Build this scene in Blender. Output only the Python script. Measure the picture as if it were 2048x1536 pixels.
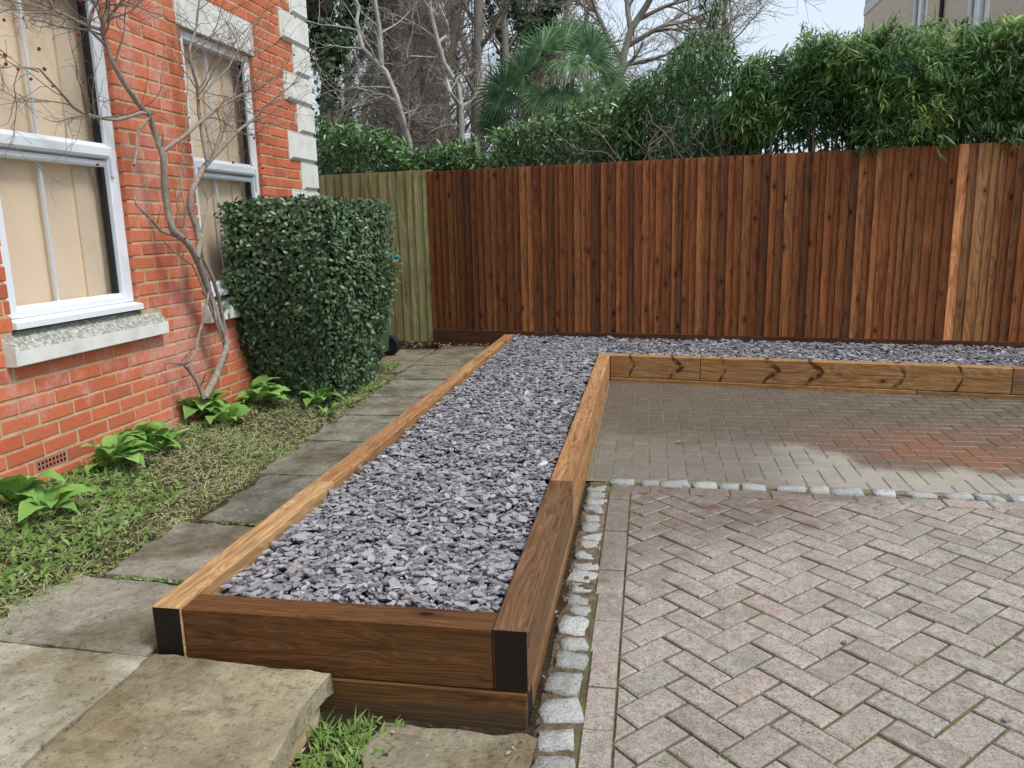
import bpy, math, random
import numpy as np
from mathutils import Vector, Matrix, Euler, noise as mnoise

S = bpy.context.scene
COL = S.collection
for o in list(bpy.data.objects):
    bpy.data.objects.remove(o)
rng = np.random.default_rng(11)
random.seed(5)
R = math.radians

# ------------------------------------------------------------------ camera
YAW, PIT, ROL = -0.176558637, 0.199956901, -0.0244260487
CAM = Vector((0.329375, -1.976833, 1.413946))
FPX = 1554.44                                   # focal length in pixels of a 2048 px wide picture
_f = Vector((math.sin(YAW)*math.cos(PIT), math.cos(YAW)*math.cos(PIT), -math.sin(PIT)))
_r0 = Vector((math.cos(YAW), -math.sin(YAW), 0)); _u0 = _r0.cross(_f)
_r = math.cos(ROL)*_r0 + math.sin(ROL)*_u0
_u = -math.sin(ROL)*_r0 + math.cos(ROL)*_u0
cam = bpy.data.cameras.new('camera'); camo = bpy.data.objects.new('camera', cam); COL.objects.link(camo)
cam.sensor_width = 36; cam.lens = FPX/2048*36; cam.clip_end = 2000; cam.clip_start = .05
M4 = Matrix((_r, _u, -_f)).transposed().to_4x4(); M4.translation = CAM
camo.matrix_world = M4
S.camera = camo

# ------------------------------------------------------------------ sky, sun, exposure
SUN_DIR = Vector((.62, -.22, .95)).normalized()
w = bpy.data.worlds.new('World'); S.world = w; w.use_nodes = True
nt = w.node_tree; bg = nt.nodes['Background']
sky = nt.nodes.new('ShaderNodeTexSky'); sky.sky_type = 'NISHITA'; sky.sun_disc = False
sky.sun_elevation = math.asin(SUN_DIR.z); sky.sun_rotation = math.atan2(SUN_DIR.x, SUN_DIR.y)
sky.air_density = 1.0; sky.dust_density = 3.0; sky.ozone_density = 1.0
hs = nt.nodes.new('ShaderNodeHueSaturation'); hs.inputs['Saturation'].default_value = .45
mxw = nt.nodes.new('ShaderNodeMix'); mxw.data_type = 'RGBA'
mxw.inputs['Factor'].default_value = .55; mxw.inputs['B'].default_value = (6.9, 8.2, 9.4, 1)   # the even cloud sheet
nt.links.new(sky.outputs[0], hs.inputs['Color']); nt.links.new(hs.outputs[0], mxw.inputs['A'])
nt.links.new(mxw.outputs['Result'], bg.inputs['Color']); bg.inputs['Strength'].default_value = .075
sl = bpy.data.lights.new('sun', 'SUN'); sl.energy = 1.5; sl.angle = R(16); sl.color = (1, .97, .92)
so = bpy.data.objects.new('sun', sl); COL.objects.link(so); so.location = (6, 4, 12)
so.rotation_euler = SUN_DIR.to_track_quat('Z', 'Y').to_euler()
S.view_settings.view_transform = 'Standard'; S.view_settings.look = 'None'
S.view_settings.gamma = 1; S.view_settings.use_curve_mapping = False; S.view_settings.exposure = 0.95
S.render.engine = 'CYCLES'; S.cycles.use_denoising = True
S.cycles.max_bounces = 8; S.cycles.transparent_max_bounces = 12

# ------------------------------------------------------------------ helpers
def ray(px, py): return _f + (px-1024)/FPX*_r - (py-768)/FPX*_u
def at_y(px, py, y): d = ray(px, py); return CAM + d*((y-CAM.y)/d.y)
def at_x(px, py, x): d = ray(px, py); return CAM + d*((x-CAM.x)/d.x)
def at_z(px, py, z): d = ray(px, py); return CAM + d*((z-CAM.z)/d.z)
def proj(p):
    d = Vector(p)-CAM; z = d.dot(_f)
    if z < .05: return (-1e4, -1e4, -1)
    return (1024+FPX*d.dot(_r)/z, 768-FPX*d.dot(_u)/z, z)
def inframe(p, m=60):
    x, y, z = proj(p); return z > 0 and -m < x < 2048+m and -m < y < 1536+m
def tag(o, label=None, cat=None, group=None, kind=None):
    if label: o['label'] = label
    if cat: o['category'] = cat
    if group: o['group'] = group
    if kind: o['kind'] = kind
    return o
def empty(name, loc=(0, 0, 0), parent=None):
    o = bpy.data.objects.new(name, None); COL.objects.link(o); o.location = loc; o.empty_display_size = .1
    if parent: o.parent = parent
    return o
def mesh(name, V, F, smooth=False, tint=None):
    me = bpy.data.meshes.new(name)
    V = np.asarray(V, dtype=np.float32).reshape(-1, 3)
    if isinstance(F, np.ndarray):
        n, k = F.shape
        me.vertices.add(len(V)); me.vertices.foreach_set('co', V.ravel())
        me.loops.add(n*k); me.loops.foreach_set('vertex_index', F.astype(np.int32).ravel())
        me.polygons.add(n)
        me.polygons.foreach_set('loop_start', np.arange(n, dtype=np.int32)*k)
        me.polygons.foreach_set('loop_total', np.full(n, k, dtype=np.int32))
        me.update(calc_edges=True); me.validate()
    else:
        me.from_pydata([tuple(map(float, v)) for v in V], [], [tuple(f) for f in F]); me.update()
    me.polygons.foreach_set('use_smooth', [bool(smooth)]*len(me.polygons))
    if tint is not None:
        a = me.attributes.new('tint', 'FLOAT', 'POINT'); a.data.foreach_set('value', np.asarray(tint, dtype=np.float32))
    return me
def put(name, me, mat=None, parent=None, loc=(0, 0, 0), rot=(0, 0, 0), scale=None):
    o = bpy.data.objects.new(name, me); COL.objects.link(o); o.location = loc; o.rotation_euler = rot
    if scale: o.scale = scale
    if mat:
        for m in (mat if isinstance(mat, (list, tuple)) else [mat]):
            if m.name not in [x.name for x in me.materials if x]: me.materials.append(m)
    if parent: o.parent = parent
    return o
class MB:
    def __init__(s): s.v = []; s.f = []
    def add(s, V, F):
        n = len(s.v); s.v += [tuple(v) for v in V]; s.f += [tuple(i+n for i in f) for f in F]
    def box(s, x0, x1, y0, y1, z0, z1):
        s.add([(x0, y0, z0), (x1, y0, z0), (x1, y1, z0), (x0, y1, z0), (x0, y0, z1), (x1, y0, z1), (x1, y1, z1), (x0, y1, z1)],
              [(0, 3, 2, 1), (4, 5, 6, 7), (0, 1, 5, 4), (1, 2, 6, 5), (2, 3, 7, 6), (3, 0, 4, 7)])
    def prism_y(s, prof, y0, y1):                 # (x,z) outline run along y
        n = len(prof)
        s.add([(x, y0, z) for x, z in prof]+[(x, y1, z) for x, z in prof],
              [tuple(range(n))[::-1], tuple(range(n, 2*n))]+[(i, (i+1) % n, n+(i+1) % n, n+i) for i in range(n)])
    def cbox(s, x0, x1, y0, y1, z0, z1, b=.004):   # box with chamfered edges all round
        c = Vector(((x0+x1)/2, (y0+y1)/2, (z0+z1)/2)); h = Vector(((x1-x0)/2, (y1-y0)/2, (z1-z0)/2))
        V = []; idx = {}
        for sx in (-1, 1):
            for sy in (-1, 1):
                for sz in (-1, 1):
                    for a in range(3):
                        d = [b, b, b]; d[a] = 0
                        idx[(sx, sy, sz, a)] = len(V)
                        V.append((c.x+sx*(h.x-d[0]), c.y+sy*(h.y-d[1]), c.z+sz*(h.z-d[2])))
        F = []
        I = lambda sx, sy, sz, a: idx[(sx, sy, sz, a)]
        for q in (-1, 1):
            F.append([I(q, -1, -1, 0), I(q, 1, -1, 0), I(q, 1, 1, 0), I(q, -1, 1, 0)][::q])
            F.append([I(-1, q, -1, 1), I(-1, q, 1, 1), I(1, q, 1, 1), I(1, q, -1, 1)][::q])
            F.append([I(-1, -1, q, 2), I(1, -1, q, 2), I(1, 1, q, 2), I(-1, 1, q, 2)][::q])
        for p in (-1, 1):
            for q in (-1, 1):
                F.append([I(p, q, -1, 0), I(p, q, 1, 0), I(p, q, 1, 1), I(p, q, -1, 1)][::-p*q])
                F.append([I(p, -1, q, 0), I(p, -1, q, 2), I(p, 1, q, 2), I(p, 1, q, 0)][::-p*q])
                F.append([I(-1, p, q, 1), I(-1, p, q, 2), I(1, p, q, 2), I(1, p, q, 1)][::p*q])
        for sx in (-1, 1):
            for sy in (-1, 1):
                for sz in (-1, 1):
                    F.append([I(sx, sy, sz, 0), I(sx, sy, sz, 1), I(sx, sy, sz, 2)][::sx*sy*sz])
        s.add(V, F)
    def out(s, name, mat, parent=None, smooth=False, **k):
        return put(name, mesh(name, s.v, s.f, smooth), mat, parent, **k)

# ------------------------------------------------------------------ materials
class G:
    def __init__(s, name, rough=.7, spec=.3):
        s.m = bpy.data.materials.new(name); s.m.use_nodes = True; s.nt = s.m.node_tree
        s.b = s.nt.nodes['Principled BSDF']; s.b.inputs['Roughness'].default_value = rough
        s.b.inputs['Specular IOR Level'].default_value = spec
    def n(s, t): return s.nt.nodes.new(t)
    def set(s, sock, v):
        if v is None: return
        if isinstance(v, bpy.types.NodeSocket): s.nt.links.new(v, sock)
        elif isinstance(v, (tuple, list)) and len(v) == 3 and len(sock.default_value) == 4: sock.default_value = (*v, 1)
        else: sock.default_value = v
    def pos(s): return s.n('ShaderNodeNewGeometry').outputs['Position']
    def nrm(s): return s.n('ShaderNodeNewGeometry').outputs['Normal']
    def obj(s): return s.n('ShaderNodeTexCoord').outputs['Object']
    def rnd(s): return s.n('ShaderNodeObjectInfo').outputs['Random']
    def ocol(s): return s.n('ShaderNodeObjectInfo').outputs['Color']
    def attr(s, k='tint'):
        a = s.n('ShaderNodeAttribute'); a.attribute_name = k; return a.outputs['Fac']
    def map(s, v, scale=(1, 1, 1), rot=(0, 0, 0), loc=None):
        a = s.n('ShaderNodeMapping'); s.set(a.inputs['Vector'], v); a.inputs['Scale'].default_value = scale
        a.inputs['Rotation'].default_value = rot
        if loc is not None: s.set(a.inputs['Location'], loc)
        return a.outputs[0]
    def noise(s, v, scale=5, detail=4, rough=.55, dist=0):
        a = s.n('ShaderNodeTexNoise'); s.set(a.inputs['Vector'], v); a.inputs['Scale'].default_value = scale
        a.inputs['Detail'].default_value = detail; a.inputs['Roughness'].default_value = rough; a.inputs['Distortion'].default_value = dist
        return a.outputs['Fac']
    def vor(s, v, scale=5, feat='F1', rand=1):
        a = s.n('ShaderNodeTexVoronoi'); s.set(a.inputs['Vector'], v); a.inputs['Scale'].default_value = scale; a.feature = feat
        a.inputs['Randomness'].default_value = rand
        return a.outputs['Distance']
    def math(s, op, a, b=None, clamp=False):
        m = s.n('ShaderNodeMath'); m.operation = op; m.use_clamp = clamp; s.set(m.inputs[0], a); s.set(m.inputs[1], b); return m.outputs[0]
    def sep(s, v):
        m = s.n('ShaderNodeSeparateXYZ'); s.set(m.inputs[0], v); return m.outputs
    def comb(s, x, y, z):
        m = s.n('ShaderNodeCombineXYZ'); s.set(m.inputs[0], x); s.set(m.inputs[1], y); s.set(m.inputs[2], z); return m.outputs[0]
    def vadd(s, a, b):
        m = s.n('ShaderNodeVectorMath'); s.set(m.inputs[0], a); s.set(m.inputs[1], b); return m.outputs[0]
    def step(s, v, lo, hi):
        m = s.n('ShaderNodeMapRange'); m.interpolation_type = 'SMOOTHSTEP'; s.set(m.inputs[0], v)
        m.inputs[1].default_value = lo; m.inputs[2].default_value = hi; return m.outputs[0]
    def ramp(s, fac, stops):
        r = s.n('ShaderNodeValToRGB'); s.set(r.inputs[0], fac); e = r.color_ramp.elements
        while len(e) < len(stops): e.new(.5)
        for i, (p, c) in enumerate(stops): e[i].position = p; e[i].color = (*c, 1)
        return r.outputs[0]
    def mix(s, f, a, b, mode='MIX'):
        m = s.n('ShaderNodeMix'); m.data_type = 'RGBA'; m.blend_type = mode
        s.set(m.inputs['Factor'], f); s.set(m.inputs['A'], a); s.set(m.inputs['B'], b); return m.outputs['Result']
    def bump(s, h, strength=.4, dist=.01):
        b = s.n('ShaderNodeBump'); b.inputs['Strength'].default_value = strength; b.inputs['Distance'].default_value = dist
        s.set(b.inputs['Height'], h); s.nt.links.new(b.outputs[0], s.b.inputs['Normal'])
    def col(s, c): s.set(s.b.inputs['Base Color'], c); return s
    def rough(s, r): s.set(s.b.inputs['Roughness'], r); return s

def simple(name, c, rough=.7, spec=.3, var=.25, sc=20):
    g = G(name, rough, spec)
    n = g.noise(g.pos(), sc, 5)
    g.col(g.mix(n, tuple(x*(1-var) for x in c), tuple(min(1, x*(1+var)) for x in c)))
    g.bump(n, .2, .004); return g.m

def brick_mat():
    g = G('red_brick', .82, .2); p = g.pos()
    base = g.ramp(g.rnd(), [(0, (.48, .12, .058)), (.3, (.55, .15, .074)), (.6, (.60, .18, .09)), (.85, (.53, .15, .08)), (1, (.42, .11, .066))])
    n1 = g.noise(p, 60, 6, .65)
    base = g.mix(g.step(n1, .48, .85), base, (.36, .09, .05))
    base = g.mix(g.math('MULTIPLY', g.step(g.noise(p, 9, 4), .5, .8), .5), base, (.66, .22, .11))
    # pale salts: in streaks by the window jamb and below the sills, elsewhere in blotches
    sx = g.sep(p)
    near = g.math('ADD', g.math('MULTIPLY', g.step(g.math('ABSOLUTE', g.math('SUBTRACT', sx[1], 2.25)), .5, .12), .34),
                  g.math('MULTIPLY', g.step(g.math('ABSOLUTE', g.math('SUBTRACT', sx[2], .72)), .22, .03), .30))
    blot = g.math('ADD', g.noise(g.map(p, (1, 1, .55)), 6.5, 6, .68), g.math('MULTIPLY', near, .55))
    salt = g.math('MULTIPLY', g.step(blot, .60, .80), g.step(g.noise(p, 45, 5, .7), .25, .62))
    base = g.mix(g.math('MULTIPLY', salt, .5), base, (.62, .40, .39))
    g.col(base); g.bump(g.math('ADD', n1, g.noise(p, 200, 3)), .45, .004); return g.m
def mortar_mat():
    g = G('sandy_mortar', .9, .15); p = g.pos()
    c = g.ramp(g.noise(p, 14, 6, .7), [(.25, (.30, .22, .125)), (.5, (.47, .365, .225)), (.75, (.57, .48, .34))])
    g.col(c); g.bump(g.noise(p, 260, 3), .5, .003); return g.m
def stone_mat():
    g = G('cast_stone', .85, .2); p = g.pos()
    c = g.ramp(g.noise(p, 7, 6, .6), [(.2, (.50, .51, .47)), (.55, (.68, .69, .655)), (.85, (.76, .765, .72))])
    up = g.step(g.sep(g.nrm())[2], .25, .6)
    li = g.math('MULTIPLY', up, g.step(g.noise(p, 55, 7, .75), .40, .56))
    c = g.mix(g.math('MULTIPLY', up, .55), c, (.36, .355, .30))
    c = g.mix(g.math('MULTIPLY', li, .8), c, (.15, .15, .12)); g.col(c); g.bump(g.noise(p, 120, 4), .25, .004); return g.m
def wood(name, axis, cols, ks=(2.3, 8), contour=30, rough=.55, knot=.10, grainmix=.42, chevron=False):
    """timber: grain runs along the local axis; Object colour tints each piece"""
    g = G(name, rough, .18); o = g.obj(); rv = g.rnd()
    off = g.comb(g.math('MULTIPLY', rv, 37.0), g.math('MULTIPLY', rv, 91.0), g.math('MULTIPLY', rv, 53.0))
    o = g.vadd(o, off)
    def sc(a, b): return (a, b, b) if axis == 0 else (b, b, a)
    big = g.noise(g.map(o, sc(.8, 7)), 1, 3, .5, .4)
    rings = g.math('SINE', g.math('MULTIPLY', big, contour*6.28))
    late = g.step(rings, .35, 1.0)
    rings = g.math('MULTIPLY', g.math('ADD', rings, 1), .5)
    fine = g.noise(g.map(o, sc(5, 170)), 1, 4, .7)
    mid = g.noise(g.map(o, sc(1.4, 36)), 1, 6, .68)
    t = g.math('ADD', g.math('MULTIPLY', rings, .20), g.math('ADD', g.math('MULTIPLY', fine, .45), g.math('MULTIPLY', mid, .55)))
    c = g.ramp(t, [(.34, cols[0]), (.58, cols[1]), (.84, cols[2])])
    c = g.mix(g.math('MULTIPLY', late, grainmix), c, tuple(x*.75 for x in cols[0]))
    if chevron:
        q = g.sep(g.obj()); tx = g.math('ADD', g.math('MULTIPLY', q[0], 2.3), g.math('MULTIPLY', g.noise(g.comb(q[0], 0, 0), 1.7, 2), 2.2))
        ch = g.math('ABSOLUTE', g.math('ADD', g.math('SUBTRACT', g.math('FRACT', tx), .5), g.math('MULTIPLY', g.math('ABSOLUTE', g.math('SUBTRACT', q[2], .215)), 1.5)))
        c = g.mix(g.math('MULTIPLY', g.step(ch, .055, .012), g.step(g.noise(o, 14, 3), .36, .55)), c, (.055, .024, .012))
    vn = g.n('ShaderNodeTexVoronoi'); g.set(vn.inputs['Vector'], g.map(o, sc(*ks))); vn.inputs['Scale'].default_value = 1
    k = g.math('ADD', vn.outputs['Distance'], g.math('MULTIPLY', g.math('GREATER_THAN', g.sep(vn.outputs['Color'])[0], .55), 5.0))
    kn = g.step(k, knot, knot*.5)
    c = g.mix(g.math('MULTIPLY', g.step(k, knot*2.4, knot), .45), c, cols[0])
    c = g.mix(kn, c, tuple(x*.28 for x in cols[0]))
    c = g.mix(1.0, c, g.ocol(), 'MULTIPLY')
    blot = g.noise(g.map(o, sc(2.2, 7)), 1, 5, .6)
    c = g.mix(g.math('MULTIPLY', g.step(blot, .52, .74), .38), c, tuple(x*.6 for x in cols[0]))
    sp_ = g.math('MULTIPLY', g.step(g.math('ADD', g.sep(g.pos())[2], g.math('MULTIPLY', g.noise(g.pos(), 18, 5, .7), .10)), .125, .07), .6)
    if axis == 0: c = g.mix(sp_, c, (.055, .042, .028))
    g.col(c); g.rough(g.math('ADD', g.math('MULTIPLY', blot, -.2), rough+.22))
    g.bump(g.math('ADD', fine, g.math('MULTIPLY', rings, .4)), .35, .003); return g.m
def endgrain_mat():
    g = G('near_black_end_grain', .6, .3); p = g.pos()  # near-black end faces with faint rings and a few paler streaks
    o = g.obj(); q = g.sep(o)
    ring = g.math('SINE', g.math('MULTIPLY', g.math('ADD', g.math('SQRT', g.math('ADD', g.math('MULTIPLY', q[1], q[1]), g.math('MULTIPLY', g.math('SUBTRACT', q[2], .05), g.math('SUBTRACT', q[2], .05)))), g.math('MULTIPLY', g.noise(p, 9, 3), .03)), 420.0))
    c = g.mix(g.step(ring, -.2, 1.0), (.006, .004, .003), (.0085, .0055, .004))
    c = g.mix(g.step(g.noise(g.map(p, (1, 1, .5), (.6, .5, .2)), 15, 5, .6), .66, .74), c, (.13, .07, .032))
    g.col(c); g.bump(g.noise(p, 90, 3), .3, .003); return g.m
def slate_mat():
    g = G('plum_grey_slate', .38, .5); p = g.pos(); t = g.math('FRACT', g.math('ADD', g.attr(), g.rnd()))
    c = g.ramp(t, [(0, (.085, .084, .095)), (.2, (.165, .163, .183)), (.55, (.265, .262, .29)), (.85, (.385, .382, .41)), (.965, (.30, .29, .31)), (1, (.29, .225, .19))])
    n = g.noise(p, 70, 5, .7)
    c = g.mix(g.math('MULTIPLY', g.step(n, .45, .75), .55), c, (.40, .395, .415))
    g.col(c); g.bump(g.noise(p, 140, 4, .7), .35, .003); return g.m
def paver_mat(name, far):
    g = G(name, .75, .35); p = g.pos(); s = g.sep(p)
    c = g.ramp(g.rnd(), [(0, (.25, .21, .175)), (.25, (.31, .27, .23)), (.5, (.345, .295, .25)), (.7, (.295, .265, .24)), (.9, (.35, .30, .255)), (1, (.345, .255, .215))])
    lich = g.noise(p, 17, 6, .75)
    c = g.mix(g.math('MULTIPLY', g.step(lich, .42, .68), .55), c, (.46, .44, .40))
    st = g.noise(p, 3.4, 7, .7)
    c = g.mix(g.math('MULTIPLY', g.step(st, .50, .70), .5), c, (.19, .165, .14))
    c = g.mix(g.math('MULTIPLY', g.step(st, .46, .30), .4), c, (.52, .49, .44))
    sp = g.noise(p, 120, 5, .8)
    c = g.mix(g.math('MULTIPLY', g.step(sp, .50, .60), .75), c, (.10, .088, .08))
    c = g.mix(g.math('MULTIPLY', g.step(g.noise(p, 44, 7, .82), .50, .62), .6), c, (.13, .112, .095))
    c = g.mix(g.step(g.noise(p, 70, 4, .7), .66, .76), c, (.66, .64, .60))
    big = g.noise(p, 1.4, 4, .6)
    if far:
        # damp green-brown film; a scrubbed red patch to the right; drier grey towards the cobbles
        edge = g.math('ADD', g.math('ADD', s[1], g.math('MULTIPLY', s[0], .30)), g.math('MULTIPLY', g.math('SUBTRACT', big, .5), -1.1))
        wetl = g.step(g.math('ADD', edge, g.math('MULTIPLY', g.math('SUBTRACT', g.noise(p, 12, 5, .75), .5), .5)), 2.92, 3.38)                     # back part stands wet
        dry = g.math('MULTIPLY', g.step(edge, 3.26, 3.02), g.step(g.math('ADD', s[0], g.math('MULTIPLY', big, .9)), 1.35, 2.0))
        film = g.mix(g.noise(p, 5, 5, .7), (.07, .06, .048), (.175, .15, .125))
        cf = g.mix(g.math('MULTIPLY', g.noise(p, 11, 3), .35), film, g.mix(1, c, (.5, .45, .4), 'MULTIPLY'))
        red = g.mix(g.noise(p, 30, 5, .7), (.20, .075, .04), (.32, .14, .085))
        redm = g.math('MULTIPLY', g.math('MULTIPLY', g.step(g.math('ADD', s[0], g.math('MULTIPLY', big, .8)), 1.3, 2.5), g.step(g.math('ADD', s[1], g.math('MULTIPLY', big, .5)), 3.95, 3.2)), g.math('ADD', .28, g.math('MULTIPLY', g.rnd(), .45)))
        cf = g.mix(redm, cf, red)
        grey = g.mix(g.noise(p, 14, 5, .7), g.mix(1, c, (.62, .60, .55), 'MULTIPLY'), (.19, .18, .155))
        c2 = g.mix(wetl, grey, cf)
        c2 = g.mix(dry, c2, g.mix(.5, c, (.33, .315, .26)))
        g.col(c2); g.rough(g.math('ADD', g.math('MULTIPLY', dry, .3), g.math('ADD', .16, g.math('MULTIPLY', g.noise(p, 9, 4), .28))))
    else:
        wet = g.step(g.math('ADD', g.math('ADD', g.math('MULTIPLY', s[1], .55), g.math('MULTIPLY', s[0], -.45)), big), .78, 1.15)
        c = g.mix(g.math('MULTIPLY', wet, .55), c, g.mix(1, c, (.42, .34, .30), 'MULTIPLY'))
        puddle = g.math('MULTIPLY', wet, g.step(g.noise(p, 6, 3), .56, .66))
        c = g.mix(puddle, c, (.13, .085, .065))
        g.col(c); g.rough(g.math('SUBTRACT', .80, g.math('MULTIPLY', wet, .5)))
    g.bump(g.math('ADD', g.noise(p, 150, 5, .8), g.math('MULTIPLY', lich, .5)), .3 if far else .55, .004); return g.m
def joint_mat():
    g = G('mossy_joint_sand', .95, .1); p = g.pos()
    c = g.ramp(g.noise(p, 7, 6, .7), [(.3, (.055, .045, .032)), (.46, (.11, .09, .058)), (.56, (.12, .125, .045)), (.7, (.17, .185, .06))])
    g.col(c); g.bump(g.noise(p, 160, 4), .8, .006); return g.m
def granite_mat():
    g = G('pale_granite', .8, .3); p = g.pos()
    c = g.ramp(g.noise(p, 130, 5, .75), [(.34, (.10, .10, .10)), (.44, (.42, .43, .43)), (.6, (.60, .61, .60)), (.8, (.74, .74, .72))])
    c = g.mix(g.step(g.noise(p, 16, 5, .7), .52, .75), c, (.27, .27, .22))
    c = g.mix(1, c, g.ocol(), 'MULTIPLY')
    g.col(c); g.bump(g.noise(p, 40, 6, .7), .7, .012); return g.m
def slab_mat():
    g = G('riven_sandstone', .8, .25); p = g.pos(); s = g.sep(p)
    n = g.noise(p, 4, 7, .68, .5)
    c = g.ramp(n, [(.22, (.17, .155, .12)), (.42, (.33, .315, .265)), (.6, (.455, .44, .385)), (.8, (.60, .585, .52))])
    c = g.mix(1, c, g.ocol(), 'MULTIPLY')
    vein = g.math('ABSOLUTE', g.math('SUBTRACT', g.noise(g.map(p, (1, 1, 1)), 3.2, 4, .6, 1.2), .5))
    c = g.mix(g.math('MULTIPLY', g.step(vein, .012, .002), .30), c, (.10, .085, .06))
    c = g.mix(g.math('MULTIPLY', g.step(g.noise(p, 2.6, 6, .7, .4), .52, .66), .5), c, (.115, .105, .075))
    c = g.mix(g.math('MULTIPLY', g.step(g.noise(p, 7, 5, .7), .60, .74), .4), c, (.20, .19, .07))
    mid = g.noise(p, 34, 8, .78, .2)
    c = g.mix(g.math('MULTIPLY', g.step(mid, .48, .36), .6), c, (.09, .078, .055))
    c = g.mix(g.math('MULTIPLY', g.step(mid, .54, .72), .5), c, (.60, .57, .48))
    damp = g.step(g.noise(p, 1.9, 4, .6), .46, .66)
    c = g.mix(g.math('MULTIPLY', damp, .8), c, g.mix(1, c, (.46, .41, .32), 'MULTIPLY'))
    c = g.mix(g.step(g.noise(p, 75, 6, .85), .56, .66), c, (.09, .085, .065))
    c = g.mix(g.step(g.noise(p, 48, 3, .6), .70, .76), c, (.66, .64, .55))
    g.col(c); g.rough(g.math('SUBTRACT', .82, g.math('MULTIPLY', damp, .48)))
    g.bump(g.math('ADD', g.math('ADD', n, g.math('MULTIPLY', mid, 1.3)), g.math('MULTIPLY', g.noise(p, 70, 6, .75), .5)), .9, .016); return g.m
def soil_mat(name='dark_soil', k=1.0):
    g = G(name, .95, .1); p = g.pos()
    c = g.ramp(g.noise(p, 26, 7, .75), [(.3, (.022*k, .017*k, .011*k)), (.5, (.06*k, .046*k, .03*k)), (.7, (.12*k, .10*k, .065*k)), (.85, (.2*k, .17*k, .12*k))])
    g.col(c); g.bump(g.noise(p, 60, 7, .8), 1, .02); return g.m
def leaf_mat(name, stops, rough=.42, spec=.4, trans=.12):
    g = G(name, rough+.06, spec*.55); t = g.math('FRACT', g.math('ADD', g.attr(), 0.0))
    c = g.ramp(t, stops)
    c = g.mix(g.math('MULTIPLY', g.noise(g.pos(), 30, 2), .25), c, tuple(x*.6 for x in stops[0][1]))
    g.col(c)
    if trans:
        tr = g.n('ShaderNodeBsdfTranslucent'); g.set(tr.inputs['Color'], c)
        mx = g.n('ShaderNodeMixShader'); mx.inputs[0].default_value = trans
        g.nt.links.new(g.b.outputs[0], mx.inputs[1]); g.nt.links.new(tr.outputs[0], mx.inputs[2])
        g.nt.links.new(mx.outputs[0], g.nt.nodes['Material Output'].inputs['Surface'])
    return g.m
def bark(name, a, b, sc=18):
    g = G(name, .85, .2); p = g.pos()
    n = g.noise(g.map(p, (1, 1, .35)), sc, 6, .7)
    g.col(g.ramp(n, [(.3, a), (.7, b)])); g.bump(n, .6, .01); return g.m

m_brick = brick_mat(); m_mortar = mortar_mat(); m_stone = stone_mat()
m_upvc = G('white_window_plastic', .28, .5).col((.74, .78, .83)).m
m_gasket = G('black_gasket', .5, .4).col((.008, .008, .01)).m
m_blind = simple('cream_blind', (.86, .70, .52), .9, .1, .10, 3)
m_curtain = simple('pale_curtain', (.76, .63, .48), .9, .1, .12, 6)
m_room = G('dim_room', .9, .1).col((.10, .085, .07)).m
g = G('window_glass'); gl = g.n('ShaderNodeBsdfGlossy'); gl.inputs['Roughness'].default_value = .03
tr = g.n('ShaderNodeBsdfTransparent'); fr = g.n('ShaderNodeFresnel'); fr.inputs[0].default_value = 1.52
mx = g.n('ShaderNodeMixShader'); g.nt.links.new(g.math('MULTIPLY', g.math('ADD', fr.outputs[0], .10), g.math('SUBTRACT', 1.0, g.n('ShaderNodeNewGeometry').outputs['Backfacing'])), mx.inputs[0])
g.nt.links.new(tr.outputs[0], mx.inputs[1]); g.nt.links.new(gl.outputs[0], mx.inputs[2])
g.nt.links.new(mx.outputs[0], g.nt.nodes['Material Output'].inputs['Surface']); m_glass = g.m
WB = [(.085, .042, .019), (.265, .155, .075), (.47, .315, .175)]
m_sleeper = wood('sleeper_timber', 0, WB, (3.6, 8), 16, .5, .11)
m_knotty = wood('knotty_sleeper_timber', 0, WB, (5, 9), 12, .5, .12, chevron=True)
m_end = endgrain_mat()
m_board = wood('featheredge_timber', 2, [(.065, .021, .008), (.24, .092, .034), (.43, .195, .08)], (5.5, 10), 11, .5, .15, .35)
m_oldboard = wood('weathered_timber', 2, [(.11, .092, .042), (.27, .225, .125), (.46, .41, .28)], (3, 9), 5, .8, .10)
m_slate = slate_mat(); m_paver = paver_mat('worn_block_paver', False); m_paver_far = paver_mat('damp_block_paver', True)
m_joint = joint_mat(); m_granite = granite_mat(); m_slab = slab_mat(); m_soil = soil_mat(); m_mulch = soil_mat('border_soil', 1.5)

# ------------------------------------------------------------------ ground and levels
def drive_z(y): return .0148*y
def border_z(x, y):
    t = min(1, max(0, (-1.74-x)/.70)); return .135+.15*t*t*(3-2*t)*.6+.15*t*.4
def fence_y(x): return 6.02-.165*x
m_ground = soil_mat('open_ground', 1.2)
tag(put('ground', mesh('ground', [(-150, -60, -.10), (150, -60, -.10), (150, 300, -.10), (-150, 300, -.10)], [(0, 1, 2, 3)]), m_ground), kind='structure')
# soil border between path and house
V = []; F = []; nx, ny = 26, 110
for j in range(ny+1):
    for i in range(nx+1):
        x = -2.60+i/nx*.98; y = -1.6+j/ny*6.3
        V.append((x, y, border_z(x, y)-.012+.018*mnoise.noise((x*6, y*6, 0))))
F = [(j*(nx+1)+i, j*(nx+1)+i+1, (j+1)*(nx+1)+i+1, (j+1)*(nx+1)+i) for j in range(ny) for i in range(nx)]
border = tag(put('soil_border', mesh('soil_border', V, F, True), m_mulch), kind='structure')
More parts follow.
